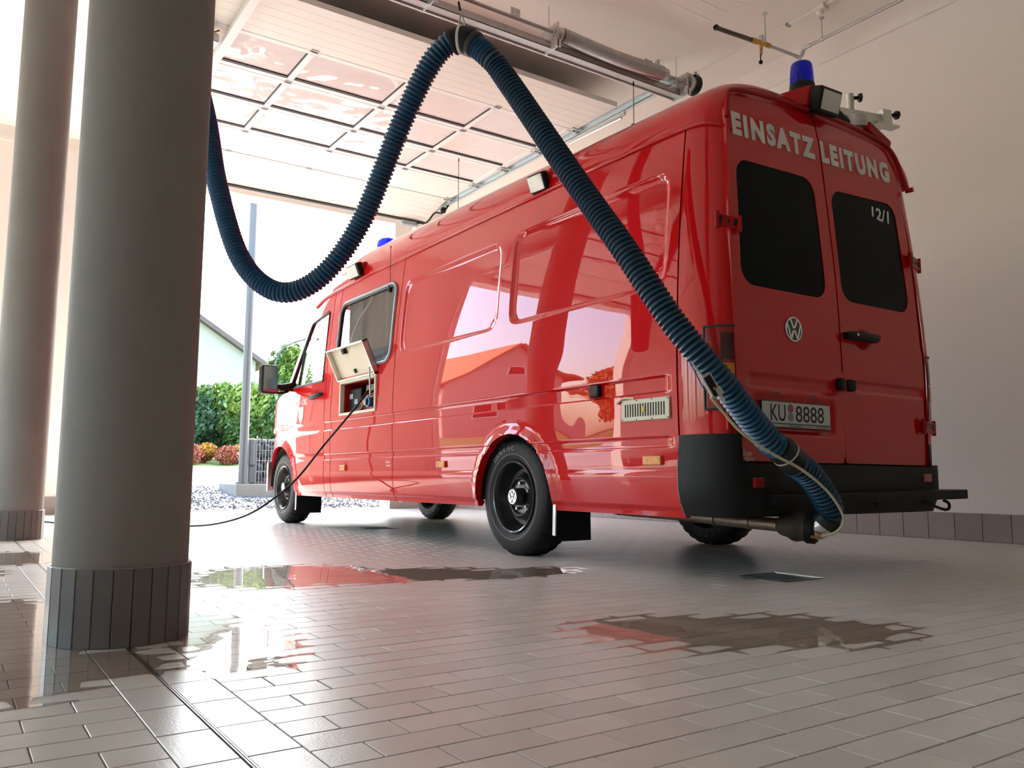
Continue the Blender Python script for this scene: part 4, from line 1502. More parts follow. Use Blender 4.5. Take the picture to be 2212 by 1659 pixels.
# wheels
def wheel(xo, yc, zc, sgn, label, front):
    r = zc
    ax = (sgn, 0, 0)
    e = (0, 1, 0)
    n = 90
    pr = [(0.020, 0.203), (0.004, 0.228), (0.0, 0.262), (0.004, 0.296), (0.014, 0.322), (0.028, 0.336), (0.048, 0.3445), (0.080, 0.346), (0.084, 0.340), (0.088, 0.346), (0.112, 0.347), (0.136, 0.346), (0.140, 0.340), (0.144, 0.346), (0.178, 0.344), (0.200, 0.334), (0.222, 0.29), (0.222, 0.23), (0.20, 0.203)]
    mb = MB().lathe(pr, (xo, yc, zc), ax, n, e)
    c = Vector((xo, yc, zc))
    for i, (h, rr) in enumerate(pr):
        if rr > 0.330 and i not in (8, 12):
            for k in range(n):
                if (k + (i > 9)) % 3 == 0:
                    p = Vector(mb.v[i * n + k])
                    d = Vector((0, p.y - c.y, p.z - c.z))
                    d2 = d * ((rr - 0.008) / rr)
                    mb.v[i * n + k] = (p.x, c.y + d2.y, c.z + d2.z)
    w = mb.build('wheel', 'black_rubber', van, smooth=28, label=label)
    MB().lathe([(0.018, 0.206), (0.004, 0.213), (-0.001, 0.208), (0.003, 0.200), (0.018, 0.192), (0.030, 0.188), (0.070, 0.176), (0.092, 0.165), (0.094, 0.140), (0.082, 0.128), (0.056, 0.119), (0.050, 0.113), (0.054, 0.106), (0.072, 0.098), (0.076, 0.070), (0.070, 0.05), (0.070, 0.0)], c, ax, 56, e).build('rim', 'black_gloss', w, smooth=35)
    MB().lathe([(0.0035, 0.2125), (0.0015, 0.2135), (0.0035, 0.2145)], c, ax, 56, e).build('rim_edge', 'tyre_grey', w, smooth=40)
    for k in range(10):
        a = 2 * PI * (k + 0.3) / 10
        p = c + Vector((sgn * 0.0862, 0.1365 * math.cos(a), 0.1365 * math.sin(a)))
        MB().lathe([(0, 0.0), (0, 0.0125), (-0.003, 0.0135)], p, (-sgn, 0, 0), 12).build('vent_hole', 'dark_hole', w)
    for k in range(5):
        a = 2 * PI * (k + 0.15) / 5
        p = c + Vector((sgn * 0.076, 0.080 * math.cos(a), 0.080 * math.sin(a)))
        MB().cyl(p, p - Vector((sgn * 0.022, 0, 0)), 0.0105, 0.0095, n=6).build('wheel_nut', 'steel', w)
    if sgn > 0:
        MB().lathe([(0.07, 0.052), (0.012, 0.050), (0.006, 0.046), (0.006, 0.0)], c, ax, 28, e).build('hub_cap', 'black_gloss', w, smooth=35)
        emblem('hub_badge', w, c + Vector((0.002, 0, 0)), (0, -1, 0), (0, 0, 1), 0.043, 0.004)
        MB().lathe([(-0.0005, 0.246), (-0.0016, 0.248), (-0.0016, 0.252), (-0.0005, 0.254)], c, ax, 72, e).build('sidewall_ring', 'tyre_grey', w, smooth=60)
        if not front:
            def fn(u, v):
                th = math.radians(lerp(134, 88, u))
                rr = lerp(0.272, 0.297, v)
                return (xo - 0.0012, yc - rr * math.cos(th), zc + rr * math.sin(th))
            lettering('sidewall_text', '225/70 R 15 C', 'tyre_letter', w, fn, bold=0.01)
    return w


wheel(2.772, 4.085, 0.340, 1, 'left rear wheel with black steel rim', False)
wheel(2.772, 8.115, 0.345, 1, 'left front wheel with black steel rim', True)
wheel(4.610, 4.085, 0.340, -1, 'right rear wheel seen under the van', False)
wheel(4.610, 8.115, 0.340, -1, 'right front wheel seen under the van', True)
# mud flaps
for yy, z1 in ((3.66, 0.50), (7.70, 0.46)):
    mb = MB()
    mb.grid(lambda x, z: (x, yy - 0.02 * (z1 - z) + 0.006 * math.sin(9 * x), z), frange(2.765, 3.01, 0.035), frange(0.108, z1, 0.04))
    mb.grid(lambda x, z: (x, yy - 0.02 * (z1 - z) + 0.006 * math.sin(9 * x) - 0.006, z), frange(2.765, 3.01, 0.035), frange(0.108, z1, 0.04))
    o = mb.build('mud_flap', 'black_rubber', van, smooth=40)
    MB().obox((2.760, yy - 0.006, (z1 + 0.14) / 2 + 0.01), (0.004, 0.012, (z1 - 0.12) / 2), (1, 0, 0), (0, 1, 0.03)).build('flap_strip', 'chrome', o)

# side marker lamps
for yy, zz, w in ((2.868, 0.534, 0.060), (4.881, 0.537, 0.055), (6.549, 0.527, 0.055)):
    x = sidex(yy, zz)
    o = MB().box((x - 0.016, yy - w, zz - 0.022), (x + 0.004, yy + w, zz + 0.022)).build('marker_lamp', 'lens_amber', van, bevel=0.005)
    for d in (-1, 1):
        MB().cyl((x - 0.016, yy + d * w * 0.62, zz), (x - 0.0175, yy + d * w * 0.62, zz), 0.009, n=12).build('screw', 'copper', o)
MB().box((sidex(8.62, 0.92) - 0.012, 8.58, 0.895), (sidex(8.62, 0.92) + 0.01, 8.66, 0.945)).build('turn_signal', 'lens_amber', van, bevel=0.006)

# vent grille behind the rear wheel
x = sidex(2.9, 0.775) - 0.006
o = MB().box((x - 0.004, 2.742, 0.724), (x + 0.012, 3.072, 0.828)).build('vent_grille', 'cream_plastic', van, bevel=0.004, label='cream slotted vent plate')
for k in range(16):
    yy = 2.775 + k * 0.0176
    MB().box((x - 0.0052, yy - 0.0034, 0.744), (x - 0.0035, yy + 0.0034, 0.806)).build('slot', 'dark_hole', o)
MB().box((x - 0.007, 2.905, 0.765), (x - 0.0045, 2.925, 0.790)).build('sticker', 'yellow', o)
for yy, zz in ((2.750, 0.732), (2.750, 0.820), (2.855, 0.822), (2.96, 0.822), (3.063, 0.820), (3.063, 0.732), (2.96, 0.730), (2.855, 0.730)):
    MB().cyl((x - 0.004, yy, zz), (x - 0.0062, yy, zz), 0.0035, n=8).build('screw', 'cast_iron', o)
MB().tube(spl([(x + 0.004, 2.985, 0.834), (x, 3.06, 0.838), (x - 0.004, 3.10, 0.815)], 6), 0.006, 8).build('hose_stub', 'cream_plastic', van, smooth=60)
# sliding door rail end stop
x = sidex(3.28, 0.89)
MB().box((x - 0.028, 3.245, 0.862), (x + 0.004, 3.325, 0.925)).build('rail_stop', 'black_plastic', van, bevel=0.012, seg=3)

# sliding door: window, frame, power compartment
def ring(sdp, w, off, y0, y1, z0, z1, r):
    mb = MB()
    n = 10
    P = []
    for (cy, cz, a0) in ((y1 - r, z1 - r, 0), (y0 + r, z1 - r, PI / 2), (y0 + r, z0 + r, PI), (y1 - r, z0 + r, 1.5 * PI)):
        for i in range(n + 1):
            a = a0 + PI / 2 * i / n
            P.append((cy + r * math.cos(a), cz + r * math.sin(a)))
    P.append(P[0])
    mb.tube([(sidex(y, z, False) - off, y, z) for y, z in P], w, 8, cap=False)
    return mb


ring(None, 0.013, 0.004, *WIN).build('window_frame', 'grey_trim', sld, smooth=60)
ring(None, 0.008, 0.002, WIN[0] + 0.02, WIN[1] - 0.02, WIN[2] + 0.02, WIN[3] - 0.02, 0.085).build('window_seal', 'seal_rubber', sld, smooth=60)
skin(frange(WIN[0] - 0.01, WIN[1] + 0.01, 0.03), frange(WIN[2] - 0.01, WIN[3] + 0.01, 0.03), lambda y, z: (sidex(y, z, False) + 0.006, y, z), keep=[lambda y, z: sd_rrect(y, z, *WIN) - 0.003]).build('window_pane', 'glass_side', sld)
mb = MB()
for i in range(20):
    y0 = lerp(WIN[0] - 0.05, 6.57, i / 20)
    y1 = lerp(WIN[0] - 0.05, 6.57, (i + 1) / 20)
    x0 = 2.90 + 0.008 * math.sin(i * 1.9)
    x1 = 2.90 + 0.008 * math.sin((i + 1) * 1.9)
    mb.add([(x0, y0, 1.45), (x1, y1, 1.45), (x1, y1, 2.05), (x0, y0, 2.05)], [(0, 1, 2, 3)])
mb.build('curtain', 'curtain', sld, smooth=60)
MB().tube(spl([(2.84, 6.74, 1.42), (2.83, 6.66, 1.62), (2.84, 6.50, 1.80), (2.87, 6.36, 1.92), (2.87, 6.34, 2.0)], 8), 0.008, 8).build('grab_rail', 'rail_white', sld, smooth=60)
MB().box((2.86, 6.5, 1.30), (2.89, 6.78, 2.0)).build('inner_post', 'dash_blue', sld)
mb = MB().box((2.86, 5.74, 1.33), (3.0, 6.1, 1.43))
mb.build('inner_sill', 'dash_blue', sld, bevel=0.01)
MB().box((2.83, 5.86, 1.385), (2.875, 5.93, 1.435)).build('inner_latch', 'black_plastic', sld, bevel=0.008)
MB().tube([(2.84, 5.72, 1.455), (2.845, 5.86, 1.42), (2.85, 5.96, 1.39)], 0.007, 6).build('inner_cable', 'black_rubber', sld, smooth=60)
# power compartment
mb = MB()
for (y0, y1, z0, z1) in ((5.915, 6.635, 0.958, 0.982), (5.915, 6.635, 1.226, 1.250), (5.915, 5.941, 0.982, 1.226), (6.609, 6.635, 0.982, 1.226)):
    mb.box((X0 - 0.012, y0, z0), (X0 + 0.03, y1, z1))
mb.build('compartment_frame', 'cream_plastic', sld, bevel=0.006)
mb = MB()
mb.add([(X0 + 0.02, 5.94, 0.98), (X0 + 0.02, 6.61, 0.98), (X0 + 0.02, 6.61, 1.228), (X0 + 0.02, 5.94, 1.228), (3.10, 5.94, 0.98), (3.10, 6.61, 0.98), (3.10, 6.61, 1.228), (3.10, 5.94, 1.228)],
       [(4, 5, 6, 7), (0, 4, 5, 1), (2, 6, 7, 3), (1, 5, 6, 2), (0, 4, 7, 3)])
mb.build('compartment_box', 'red_plain', sld)
cu_ = MB().box((2.80, 6.36, 0.985), (2.95, 6.60, 1.185)).build('control_unit', 'black_plastic', sld, bevel=0.01)
for yy, zz in ((6.50, 1.10), (6.40, 1.05)):
    MB().box((2.790, yy, zz), (2.801, yy + 0.07, zz + 0.045)).build('control_panel', 'grey_trim', sld, bevel=0.004)
MB().box((2.80, 6.03, 0.985), (2.99, 6.33, 1.12)).build('machine_block', 'machine_red', sld, bevel=0.015)
MB().box((2.79, 6.03, 1.13), (2.93, 6.24, 1.195)).build('relay_box', 'black_gloss', sld, bevel=0.008)
MB().lathe([(0, 0.0), (0, 0.036), (-0.05, 0.036), (-0.055, 0.043), (-0.07, 0.043), (-0.07, 0.03), (-0.04, 0.028), (-0.04, 0)], (2.81, 6.10, 1.045), (1, 0, 0), 20).build('power_socket', 'machine_blue', sld, smooth=35)
MB().lathe([(0, 0.0), (0, 0.020), (-0.05, 0.020), (-0.05, 0)], (2.81, 6.20, 1.045), (1, 0, 0), 16).build('earth_socket', 'yellow', sld, smooth=35)
for k in range(4):
    z = 1.12 - 0.02 * k
    MB().tube(spl([(2.80, 6.08, z + 0.04), (2.765, 6.16 + 0.02 * k, z + 0.01), (2.775, 6.28, z - 0.05), (2.79, 6.36 + 0.03 * k, 0.99)], 6), 0.006, 6).build('wiring', ('yellow', 'black_rubber', 'machine_red', 'grey_trim')[k], sld, smooth=60)
# open lid, hinged along the top edge
la, lb = Vector((2.745, 0, 1.262)), Vector((2.628, 0, 1.515))
ld = (lb - la).normalized()
ln = Vector((-ld.z, 0, ld.x))
mid = (la + lb) / 2
L2 = (lb - la).length / 2
ym, yh = 6.285, 0.37
lid = MB().obox((mid.x + ln.x * -0.012, ym, mid.z + ln.z * -0.012), (yh, L2, 0.006), (0, 1, 0), ld).build('compartment_lid', 'cream_lid', van, bevel=0.004, label='open cream flap over the power compartment')
mb = MB()
for s in (-1, 1):
    mb.obox((mid.x + ln.x * 0.010, ym + s * (yh - 0.006), mid.z + ln.z * 0.010), (0.006, L2, 0.024), (0, 1, 0), ld)
    e = mid + ld * (s * (L2 - 0.006))
    mb.obox((e.x + ln.x * 0.010, ym, e.z + ln.z * 0.010), (yh, 0.006, 0.024), (0, 1, 0), ld)
mb.build('lid_rim', 'aluminium', lid)
e = mid + ld * (L2 - 0.045)
mb = MB().obox((e.x + ln.x * 0.005, 6.36, e.z + ln.z * 0.005), (0.035, 0.022, 0.012), (0, 1, 0), ld)
mb.obox((e.x + ln.x * 0.018, 6.345, e.z + ln.z * 0.018), (0.016, 0.016, 0.008), (0, 1, 0), ld)
mb.build('lid_latch', 'black_plastic', lid, bevel=0.003)
e = mid - ld * (L2 - 0.055)
MB().obox((e.x + ln.x * 0.004, 6.30, e.z + ln.z * 0.004), (0.010, 0.018, 0.010), (0, 1, 0), ld).build('lid_catch', 'black_gloss', lid, bevel=0.003)
for s in (-1, 0, 1):
    MB().cyl((2.728, ym + s * 0.26 - 0.03, 1.257), (2.728, ym + s * 0.26 + 0.03, 1.257), 0.010, n=10).build('lid_hinge', 'aluminium', lid, smooth=40)
e = mid - ld * (L2 - 0.06)
MB().cyl((e.x + ln.x * 0.02, 5.99, e.z + ln.z * 0.02), (2.70, 5.955, 1.08), 0.0065, n=10).build('gas_strut', 'steel', lid, smooth=40)
MB().obox((e.x + ln.x * 0.004, 5.985, e.z + ln.z * 0.004), (0.026, 0.014, 0.008), (0, 1, 0), ld).build('strut_bracket', 'galvanised', lid)

# front door fittings
skin(frange(7.05, 7.93, 0.03), frange(1.28, 1.96, 0.03), lambda y, z: (sidex(y, z, False) + 0.010, y, z), keep=[lambda y, z: FWIN(y, z) - 0.004]).build('window_pane', 'glass_clear', fdoor)
loop = [(7.065, 1.305), (7.075, 1.93), (7.10, 1.94), (7.46, 1.885), (7.49, 1.86), (7.90, 1.315), (7.885, 1.303), (7.065, 1.303)]
MB().tube([(sidex(y, z, False) - 0.001, y, z) for y, z in loop], 0.010, 8).build('window_seal', 'seal_rubber', fdoor, smooth=50)
MB().cyl((sidex(7.70, 1.30, False) + 0.004, 7.70, 1.30), (sidex(7.62, 1.7, False) + 0.004, 7.60, 1.70), 0.010, n=8).build('window_divider', 'seal_rubber', fdoor, smooth=40)
hx = sidex(7.2, 1.175) - 0.022
MB().tube([(hx + 0.02, 7.33, 1.165), (hx, 7.30, 1.168), (hx - 0.004, 7.18, 1.173), (hx, 7.06, 1.180), (hx + 0.02, 7.045, 1.182)], [0.012, 0.018, 0.019, 0.018, 0.012], 12).build('handle', 'black_plastic', fdoor, smooth=60)
MB().lathe([(0, 0.055), (0.008, 0.050), (0.02, 0.03), (0.022, 0.0)], (sidex(7.2, 1.17) - 0.001, 7.2, 1.175), (1, 0, 0), 20).build('handle_cup', 'red_plain', fdoor, smooth=40)
dfn = lambda y0, y1, z0, z1: (lambda u, v: (sidex(lerp(y0, y1, u), lerp(z0, z1, v)) - 0.002, lerp(y0, y1, u), lerp(z0, z1, v)))
lettering('lettering', 'UG - ÖEL', 'white_letter', fdoor, dfn(7.72, 7.42, 1.118, 1.182), bold=0.01)
lettering('lettering', 'Fürtner', 'white_letter', sld, dfn(5.735, 5.665, 0.555, 0.572), shear=0.2)
lettering('lettering', '+ Ammer', 'white_letter', sld, dfn(5.735, 5.655, 0.530, 0.546), shear=0.2)
mb = MB()
sh = [(7.625, 1.10), (7.505, 1.10), (7.505, 1.01), (7.53, 0.965), (7.565, 0.945), (7.60, 0.965), (7.625, 1.01)]
mb.add([(sidex(y, z) - 0.003, y, z) for y, z in sh], [tuple(range(len(sh)))])
mb.build('crest', 'cream_plastic', fdoor)
# mirror
mc = Vector((2.485, 7.80, 1.365))
mr = MB().obox(mc, (0.088, 0.045, 0.138), (1, 0.18, 0), (-0.18, 1, 0)).build('wing_mirror', 'black_plastic', van, bevel=0.03, seg=3, label='black wing mirror on the left door')
MB().obox(mc + Vector((0.007, -0.046, 0)), (0.070, 0.002, 0.120), (1, 0.18, 0), (-0.18, 1, 0)).build('mirror_glass', 'chrome', mr)
MB().tube([(2.56, 7.815, 1.31), (2.62, 7.83, 1.30), (2.70, 7.86, 1.31), (2.76, 7.88, 1.32)], [0.018, 0.034, 0.04, 0.05], 10).build('mirror_arm', 'black_plastic', mr, smooth=60)
MB().tube([(2.56, 7.815, 1.245), (2.64, 7.83, 1.248), (2.70, 7.85, 1.27)], 0.012, 8).build('mirror_stay', 'black_plastic', mr, smooth=60)
# cab
MB().box((2.84, 8.02, 0.95), (4.51, 8.40, 1.24)).build('dashboard', 'seat_grey', van, bevel=0.05, seg=3)
for xs in (3.05, 3.95):
    s = MB().box((xs, 7.05, 0.78), (xs + 0.46, 7.55, 0.95)).build('seat', 'seat_grey', van, bevel=0.05, seg=3)
    MB().obox((xs + 0.23, 7.02, 1.20), (0.22, 0.06, 0.30), (1, 0, 0), (0, 1, 0.12)).build('seat_back', 'seat_grey', s, bevel=0.05, seg=3)
    MB().obox((xs + 0.23, 6.98, 1.58), (0.13, 0.045, 0.08), (1, 0, 0), (0, 1, 0.12)).build('headrest', 'seat_grey', s, bevel=0.03, seg=3)
sw = spl([(3.27 + 0.20 * math.cos(a), 7.82 + 0.07 * math.sin(a), 1.22 + 0.19 * math.sin(a)) for a in [2 * PI * i / 20 for i in range(21)]], 2)
MB().tube(sw, 0.014, 8, cap=False).cyl((3.27, 7.83, 1.21), (3.27, 8.1, 1.08), 0.03, n=10).obox((3.27, 7.82, 1.22), (0.19, 0.01, 0.02), (1, 0, 0), (0, 1, 0.4)).build('steering_wheel', 'black_plastic', van, smooth=60)
MB().box((2.84, 6.93, 0.66), (4.51, 6.98, 1.35)).build('bulkhead', 'curtain', van)


# work lights on the roof side
def work_light(c, ex, ny, w, h, d, label):
    c, ex, ny = Vector(c), Vector(ex).normalized(), Vector(ny).normalized()
    o = MB().obox(c, (w, d, h), ex, ny).build('work_light', 'black_plastic', van, bevel=0.012, seg=2, label=label)
    f = c + ny * (d + 0.001)
    MB().obox(f, (w * 0.86, 0.003, h * 0.84), ex, ny).build('lens', 'lamp_glass', o, bevel=0.006)
    k = c - ny * (d + 0.03)
    MB().obox(k, (w * 0.95, 0.045, h * 0.85), ex, ny).build('housing', 'red_plain', o, bevel=0.03)
    return o


work_light((2.800, 3.865, 2.190), (0.06, -1, -0.02), (-1, -0.10, -0.42), 0.075, 0.055, 0.025, 'square work light on the roof edge above the side panels')
work_light((2.790, 6.52, 2.200), (0.06, -1, 0.02), (-1, 0.30, -0.42), 0.105, 0.058, 0.03, 'square work light on the roof edge above the sliding door')
# rear work light housing with blue beacon
hs = MB()
hs.add([(3.40, 2.80, 2.43), (3.74, 2.80, 2.44), (3.76, 2.545, 2.40), (3.52, 2.525, 2.35), (3.46, 2.76, 2.455), (3.71, 2.76, 2.468), (3.735, 2.525, 2.468), (3.545, 2.515, 2.468)],
       [(0, 3, 2, 1), (4, 5, 6, 7), (0, 1, 5, 4), (1, 2, 6, 5), (2, 3, 7, 6), (3, 0, 4, 7)])
wl_ = hs.build('lamp_housing', 'red_plain', van, bevel=0.008, label='red roof housing with rear work light and blue beacon')
lc = Vector((3.640, 2.505, 2.392))
MB().obox(lc, (0.100, 0.035, 0.066), (1, 0.08, 0.10), (0.08, -1, -0.30)).build('lamp_case', 'black_plastic', wl_, bevel=0.012)
MB().obox(lc + Vector((0.003, -0.035, -0.011)), (0.082, 0.005, 0.050), (1, 0.08, 0.10), (0.08, -1, -0.30)).build('lens', 'lamp_glass', wl_, bevel=0.006)
bc = Vector((3.600, 2.610, 2.462))
bk = MB().lathe([(0, 0.0), (0, 0.074), (0.012, 0.076), (0.022, 0.066), (0.05, 0.064), (0.05, 0)], bc, (0, 0, 1), 28).build('beacon', 'black_plastic', van, smooth=35, label='blue rotating beacon on the rear roof')
MB().lathe([(0.045, 0.0625), (0.10, 0.060), (0.15, 0.0565), (0.165, 0.052), (0.173, 0.042), (0.176, 0.02), (0.1765, 0.0)], bc, (0, 0, 1), 32).build('dome', 'beacon_blue', bk, smooth=60)
MB().obox(bc + Vector((0, 0.012, 0.095)), (0.03, 0.004, 0.035), (1, 0.3, 0), (0, 1, 0)).cyl(bc + Vector((0, 0, 0.05)), bc + Vector((0, 0, 0.10)), 0.012, n=10).build('reflector', 'chrome', bk)
# front beacon
bc = Vector((3.30, 6.98, 2.47))
bk = MB().lathe([(-0.04, 0.0), (-0.04, 0.115), (0.03, 0.110), (0.035, 0.0)], bc, (0, 0, 1), 28).build('beacon', 'black_plastic', van, smooth=35, label='blue rotating beacon on the front roof')
MB().lathe([(0.03, 0.105), (0.12, 0.102), (0.18, 0.092), (0.205, 0.06), (0.212, 0.0)], bc, (0, 0, 1), 32).build('dome', 'beacon_blue', bk, smooth=60)
MB().obox(bc + Vector((0, 0.012, 0.10)), (0.05, 0.006, 0.05), (1, 0.3, 0), (0, 1, 0)).build('reflector', 'chrome', bk)
# mast bracket on the rear roof
mk = MB().lathe([(-0.05, 0.0), (-0.05, 0.066), (0.0, 0.066), (0.004, 0.088), (0.070, 0.088), (0.074, 0.08), (0.074, 0)], (4.13, 2.66, 2.405), (0, 0, 1), 28).build('mast_mount', 'aluminium', van, smooth=35, label='aluminium mast mount with clamp arm on the rear roof')
MB().obox((4.13, 2.66, 2.502), (0.24, 0.028, 0.024), (1, -0.10, 0.10), (0.1, 1, 0)).build('clamp_arm', 'aluminium', mk, bevel=0.004)
MB().obox((4.355, 2.635, 2.525), (0.035, 0.05, 0.045), (1, -0.1, 0.1), (0.1, 1, 0)).build('clamp_head', 'aluminium', mk, bevel=0.004)
MB().obox((4.35, 2.61, 2.478), (0.095, 0.03, 0.006), (1, -0.1, 0.05), (0.1, 1, 0)).build('clamp_plate', 'aluminium', mk)
MB().cyl((4.10, 2.66, 2.50), (4.10, 2.66, 2.62), 0.021, n=14).build('mast_pin', 'aluminium', mk, smooth=40)
for p, q in (((4.115, 2.65, 2.598), (4.140, 2.632, 2.600)), ((3.95, 2.66, 2.525), (3.95, 2.66, 2.565)), ((4.415, 2.61, 2.56), (4.45, 2.60, 2.565))):
    MB().cyl(p, q, 0.010, n=8).lathe([(0, 0.0), (0.0, 0.024), (0.014, 0.026), (0.016, 0)], q, Vector(q) - Vector(p), 7).build('clamp_knob', 'black_plastic', mk)
MB().cyl((3.86, 2.62, 2.455), (4.06, 2.66, 2.43), 0.028, n=12).build('mast_cable', 'black_plastic', mk, smooth=40)
MB().obox((4.22, 2.66, 2.372), (0.11, 0.10, 0.03), (1, 0, -0.35), (0, 1, 0)).build('mast_base', 'red_plain', mk, bevel=0.01)
# antennas
for (x, y, z0, z1) in ((3.0, 3.255, 2.36, 2.605), (3.05, 5.24, 2.42, 2.82), (2.795, 5.845, 1.93, 2.245)):
    o = MB().tube([(x, y, z0), (x, y, z1)], 0.0022, 6).build('antenna', 'black_rubber', van, smooth=60)
    MB().cyl((x, y, z1), (x, y, z1 + 0.02), 0.0045, n=8).build('antenna_tip', 'black_rubber', o)
    MB().cyl((x, y, z0 - 0.035), (x, y, z0 + 0.02), 0.014, n=10).build('antenna_foot', 'black_plastic', o, smooth=40)
# ------------------------------------------------------------------ exhaust extraction hose
hose = thing('exhaust_hose', 'blue ribbed exhaust hose looping from the ceiling to the van tailpipe', 'hose', (1.97, 3.36, 2.57))
CP = [(0.98, 5.36, 4.46), (1.00, 5.33, 3.9), (1.05, 5.22, 3.26), (1.131, 4.901, 2.557), (1.178, 4.749, 2.099), (1.275, 4.564, 1.641), (1.424, 4.369, 1.442), (1.588, 4.188, 1.506),
      (1.732, 3.991, 1.788), (1.814, 3.689, 2.26), (1.875, 3.47, 2.520), (1.965, 3.358, 2.590), (2.055, 3.25, 2.480), (2.119, 3.169, 2.333), (2.246, 2.799, 1.744), (2.304, 2.563, 1.404), (2.40, 2.395, 1.092),
      (2.516, 2.284, 0.881), (2.776, 2.252, 0.630), (2.883, 2.247, 0.570), (2.953, 2.245, 0.522), (3.050, 2.243, 0.472), (3.145, 2.243, 0.385), (3.198, 2.252, 0.305), (3.188, 2.290, 0.250)]
dense = spl(CP, 40)
acc = [0.0]
for a, b in zip(dense, dense[1:]):
    acc.append(acc[-1] + (b - a).length)


def at_len(s):
    lo, hi = 0, len(acc) - 1
    while hi - lo > 1:
        m = (lo + hi) // 2
        if acc[m] <= s:
            lo = m
        else:
            hi = m
    t = (s - acc[lo]) / max(1e-9, acc[hi] - acc[lo])
    return dense[lo].lerp(dense[hi], max(0, min(1, t)))


def s_of(i):
    return acc[i * 40]


R_H = 0.0575
PITCH_H = 0.0225


def ribbed(s0, s1, pitch, r, depth, n=22):
    k = int((s1 - s0) / (pitch / 5))
    pts = [at_len(lerp(s0, s1, i / k)) for i in range(k + 1)]
    pat = (0.0, 0.25, 1.0, 1.0, 0.25)
    return MB().tube(pts, [r - depth * pat[i % 5] for i in range(k + 1)], n)


sE = acc[-1]
s_cuff0, s_cuff1 = s_of(19) - 0.02, s_of(20) + 0.035
ho = ribbed(0, s_cuff0, PITCH_H, R_H, 0.0105).build('ribbed_tube', 'hose_blue', hose, smooth=50, recalc=False)
ho.data.materials.append(MATS['hose_black'])
for p in ho.data.polygons:
    row = p.index // 22
    if row % 5 == 2 or (row % 5 == 1 and row * PITCH_H / 5 > s_of(12)):
        p.material_index = 1  # shade between the ribs put into the colour as black rows
k = 10
MB().tube([at_len(lerp(s_cuff0 - 0.01, s_cuff1, i / k)) for i in range(k + 1)], [0.055] + [0.0605] * (k - 2) + [0.059, 0.053], 24).build('cuff', 'hose_black', hose, smooth=50)
for s in (s_cuff0 + 0.045,):
    MB().tube([at_len(s - 0.004), at_len(s + 0.004)], 0.0618, 24).build('clamp_band', 'tape_white', hose, smooth=50)
MB().tube([at_len(s_cuff1 - 0.028), at_len(s_cuff1 - 0.022), at_len(s_cuff1 - 0.016)], [0.058, 0.0635, 0.058], 24).build('rib_ring', 'hose_blue', hose, smooth=50)
kk = 40
MB().tube([at_len(lerp(s_cuff1 - 0.01, sE - 0.02, i / kk)) for i in range(kk + 1)], 0.0515, 22).build('inner_tube', 'hose_black', hose, smooth=50)
s = s_cuff1 + 0.012
while s < sE - 0.05:
    MB().tube([at_len(s - 0.0042), at_len(s - 0.0024), at_len(s), at_len(s + 0.0024), at_len(s + 0.0042)], [0.050, 0.057, 0.0590, 0.057, 0.050], 22).build('rib_ring', 'hose_blue', hose, smooth=50)
    s += 0.0225
MB().tube([at_len(sE - 0.055), at_len(sE - 0.045), at_len(sE - 0.02), at_len(sE - 0.008)], [0.053, 0.061, 0.061, 0.056], 24).build('end_collar', 'hose_black', hose, smooth=40)
# metal neck and rubber nozzle on the tailpipe
pe = at_len(sE)
pd = (at_len(sE) - at_len(sE - 0.03)).normalized()
noz_b = Vector((3.182, 2.318, 0.236))
noz_a = Vector((3.128, 2.455, 0.246))
MB().tube([at_len(sE - 0.02), pe, pe.lerp(noz_b, 0.6), noz_b + (noz_a - noz_b) * 0.10], [0.0515, 0.0530, 0.0545, 0.0545], 28).build('neck', 'chrome', hose, smooth=50)
ax = (noz_b - noz_a)
L = ax.length
MB().lathe([(-0.015, 0.030), (-0.012, 0.036), (0.0, 0.044), (L * 0.22, 0.052), (L * 0.36, 0.064), (L * 0.48, 0.0665), (L * 0.62, 0.061), (L * 0.74, 0.062), (L * 0.80, 0.0665), (L * 0.98, 0.0655), (L * 1.06, 0.060), (L * 1.08, 0.050)], noz_a, ax, 32).build('nozzle', 'nozzle_rubber', hose, smooth=45)
MB().lathe([(0.0, 0.0662), (0.002, 0.0685), (L * 0.24, 0.0680), (L * 0.26, 0.0640)], noz_a + ax * 0.76, ax, 32).build('nozzle_band', 'black_rubber', hose, smooth=45)
MB().tube([(3.105, 2.285, 0.205), (3.125, 2.272, 0.203), (3.150, 2.262, 0.210)], [0.006, 0.0075, 0.006], 10).build('air_fitting', 'copper', hose, smooth=50)
# pneumatic line
AL = [(2.418, 2.209, 0.762), (2.474, 2.203, 0.711), (2.562, 2.190, 0.634), (2.723, 2.180, 0.555), (2.895, 2.172, 0.494), (3.049, 2.168, 0.413), (3.147, 2.172, 0.334), (3.198, 2.188, 0.274), (3.182, 2.216, 0.226), (3.140, 2.260, 0.206)]
MB().tube(spl(AL, 10), 0.0058, 10).build('air_line', 'airline', hose, smooth=60)
MB().tube(spl([(2.350, 2.245, 0.90), (2.366, 2.224, 0.862), (2.394, 2.212, 0.825)], 6), 0.0042, 8).build('air_line_tail', 'tape_white', hose, smooth=60)
MB().tube(spl([(2.347, 2.25, 0.90), (2.350, 2.222, 0.855), (2.372, 2.208, 0.80), (2.392, 2.204, 0.785)], 6), 0.0025, 6).build('control_wire', 'machine_blue', hose, smooth=60)
d1 = Vector((0.055, -0.012, -0.082)).normalized()
cc = Vector((2.416, 2.204, 0.806))
nn = Vector((-0.42, -0.86, -0.15)).normalized()
MB().obox(cc + nn * 0.004, (0.043, 0.012, 0.014), d1, nn).build('valve_body', 'black_plastic', hose, bevel=0.003)
mb = MB()
sd_ = d1.cross(nn)
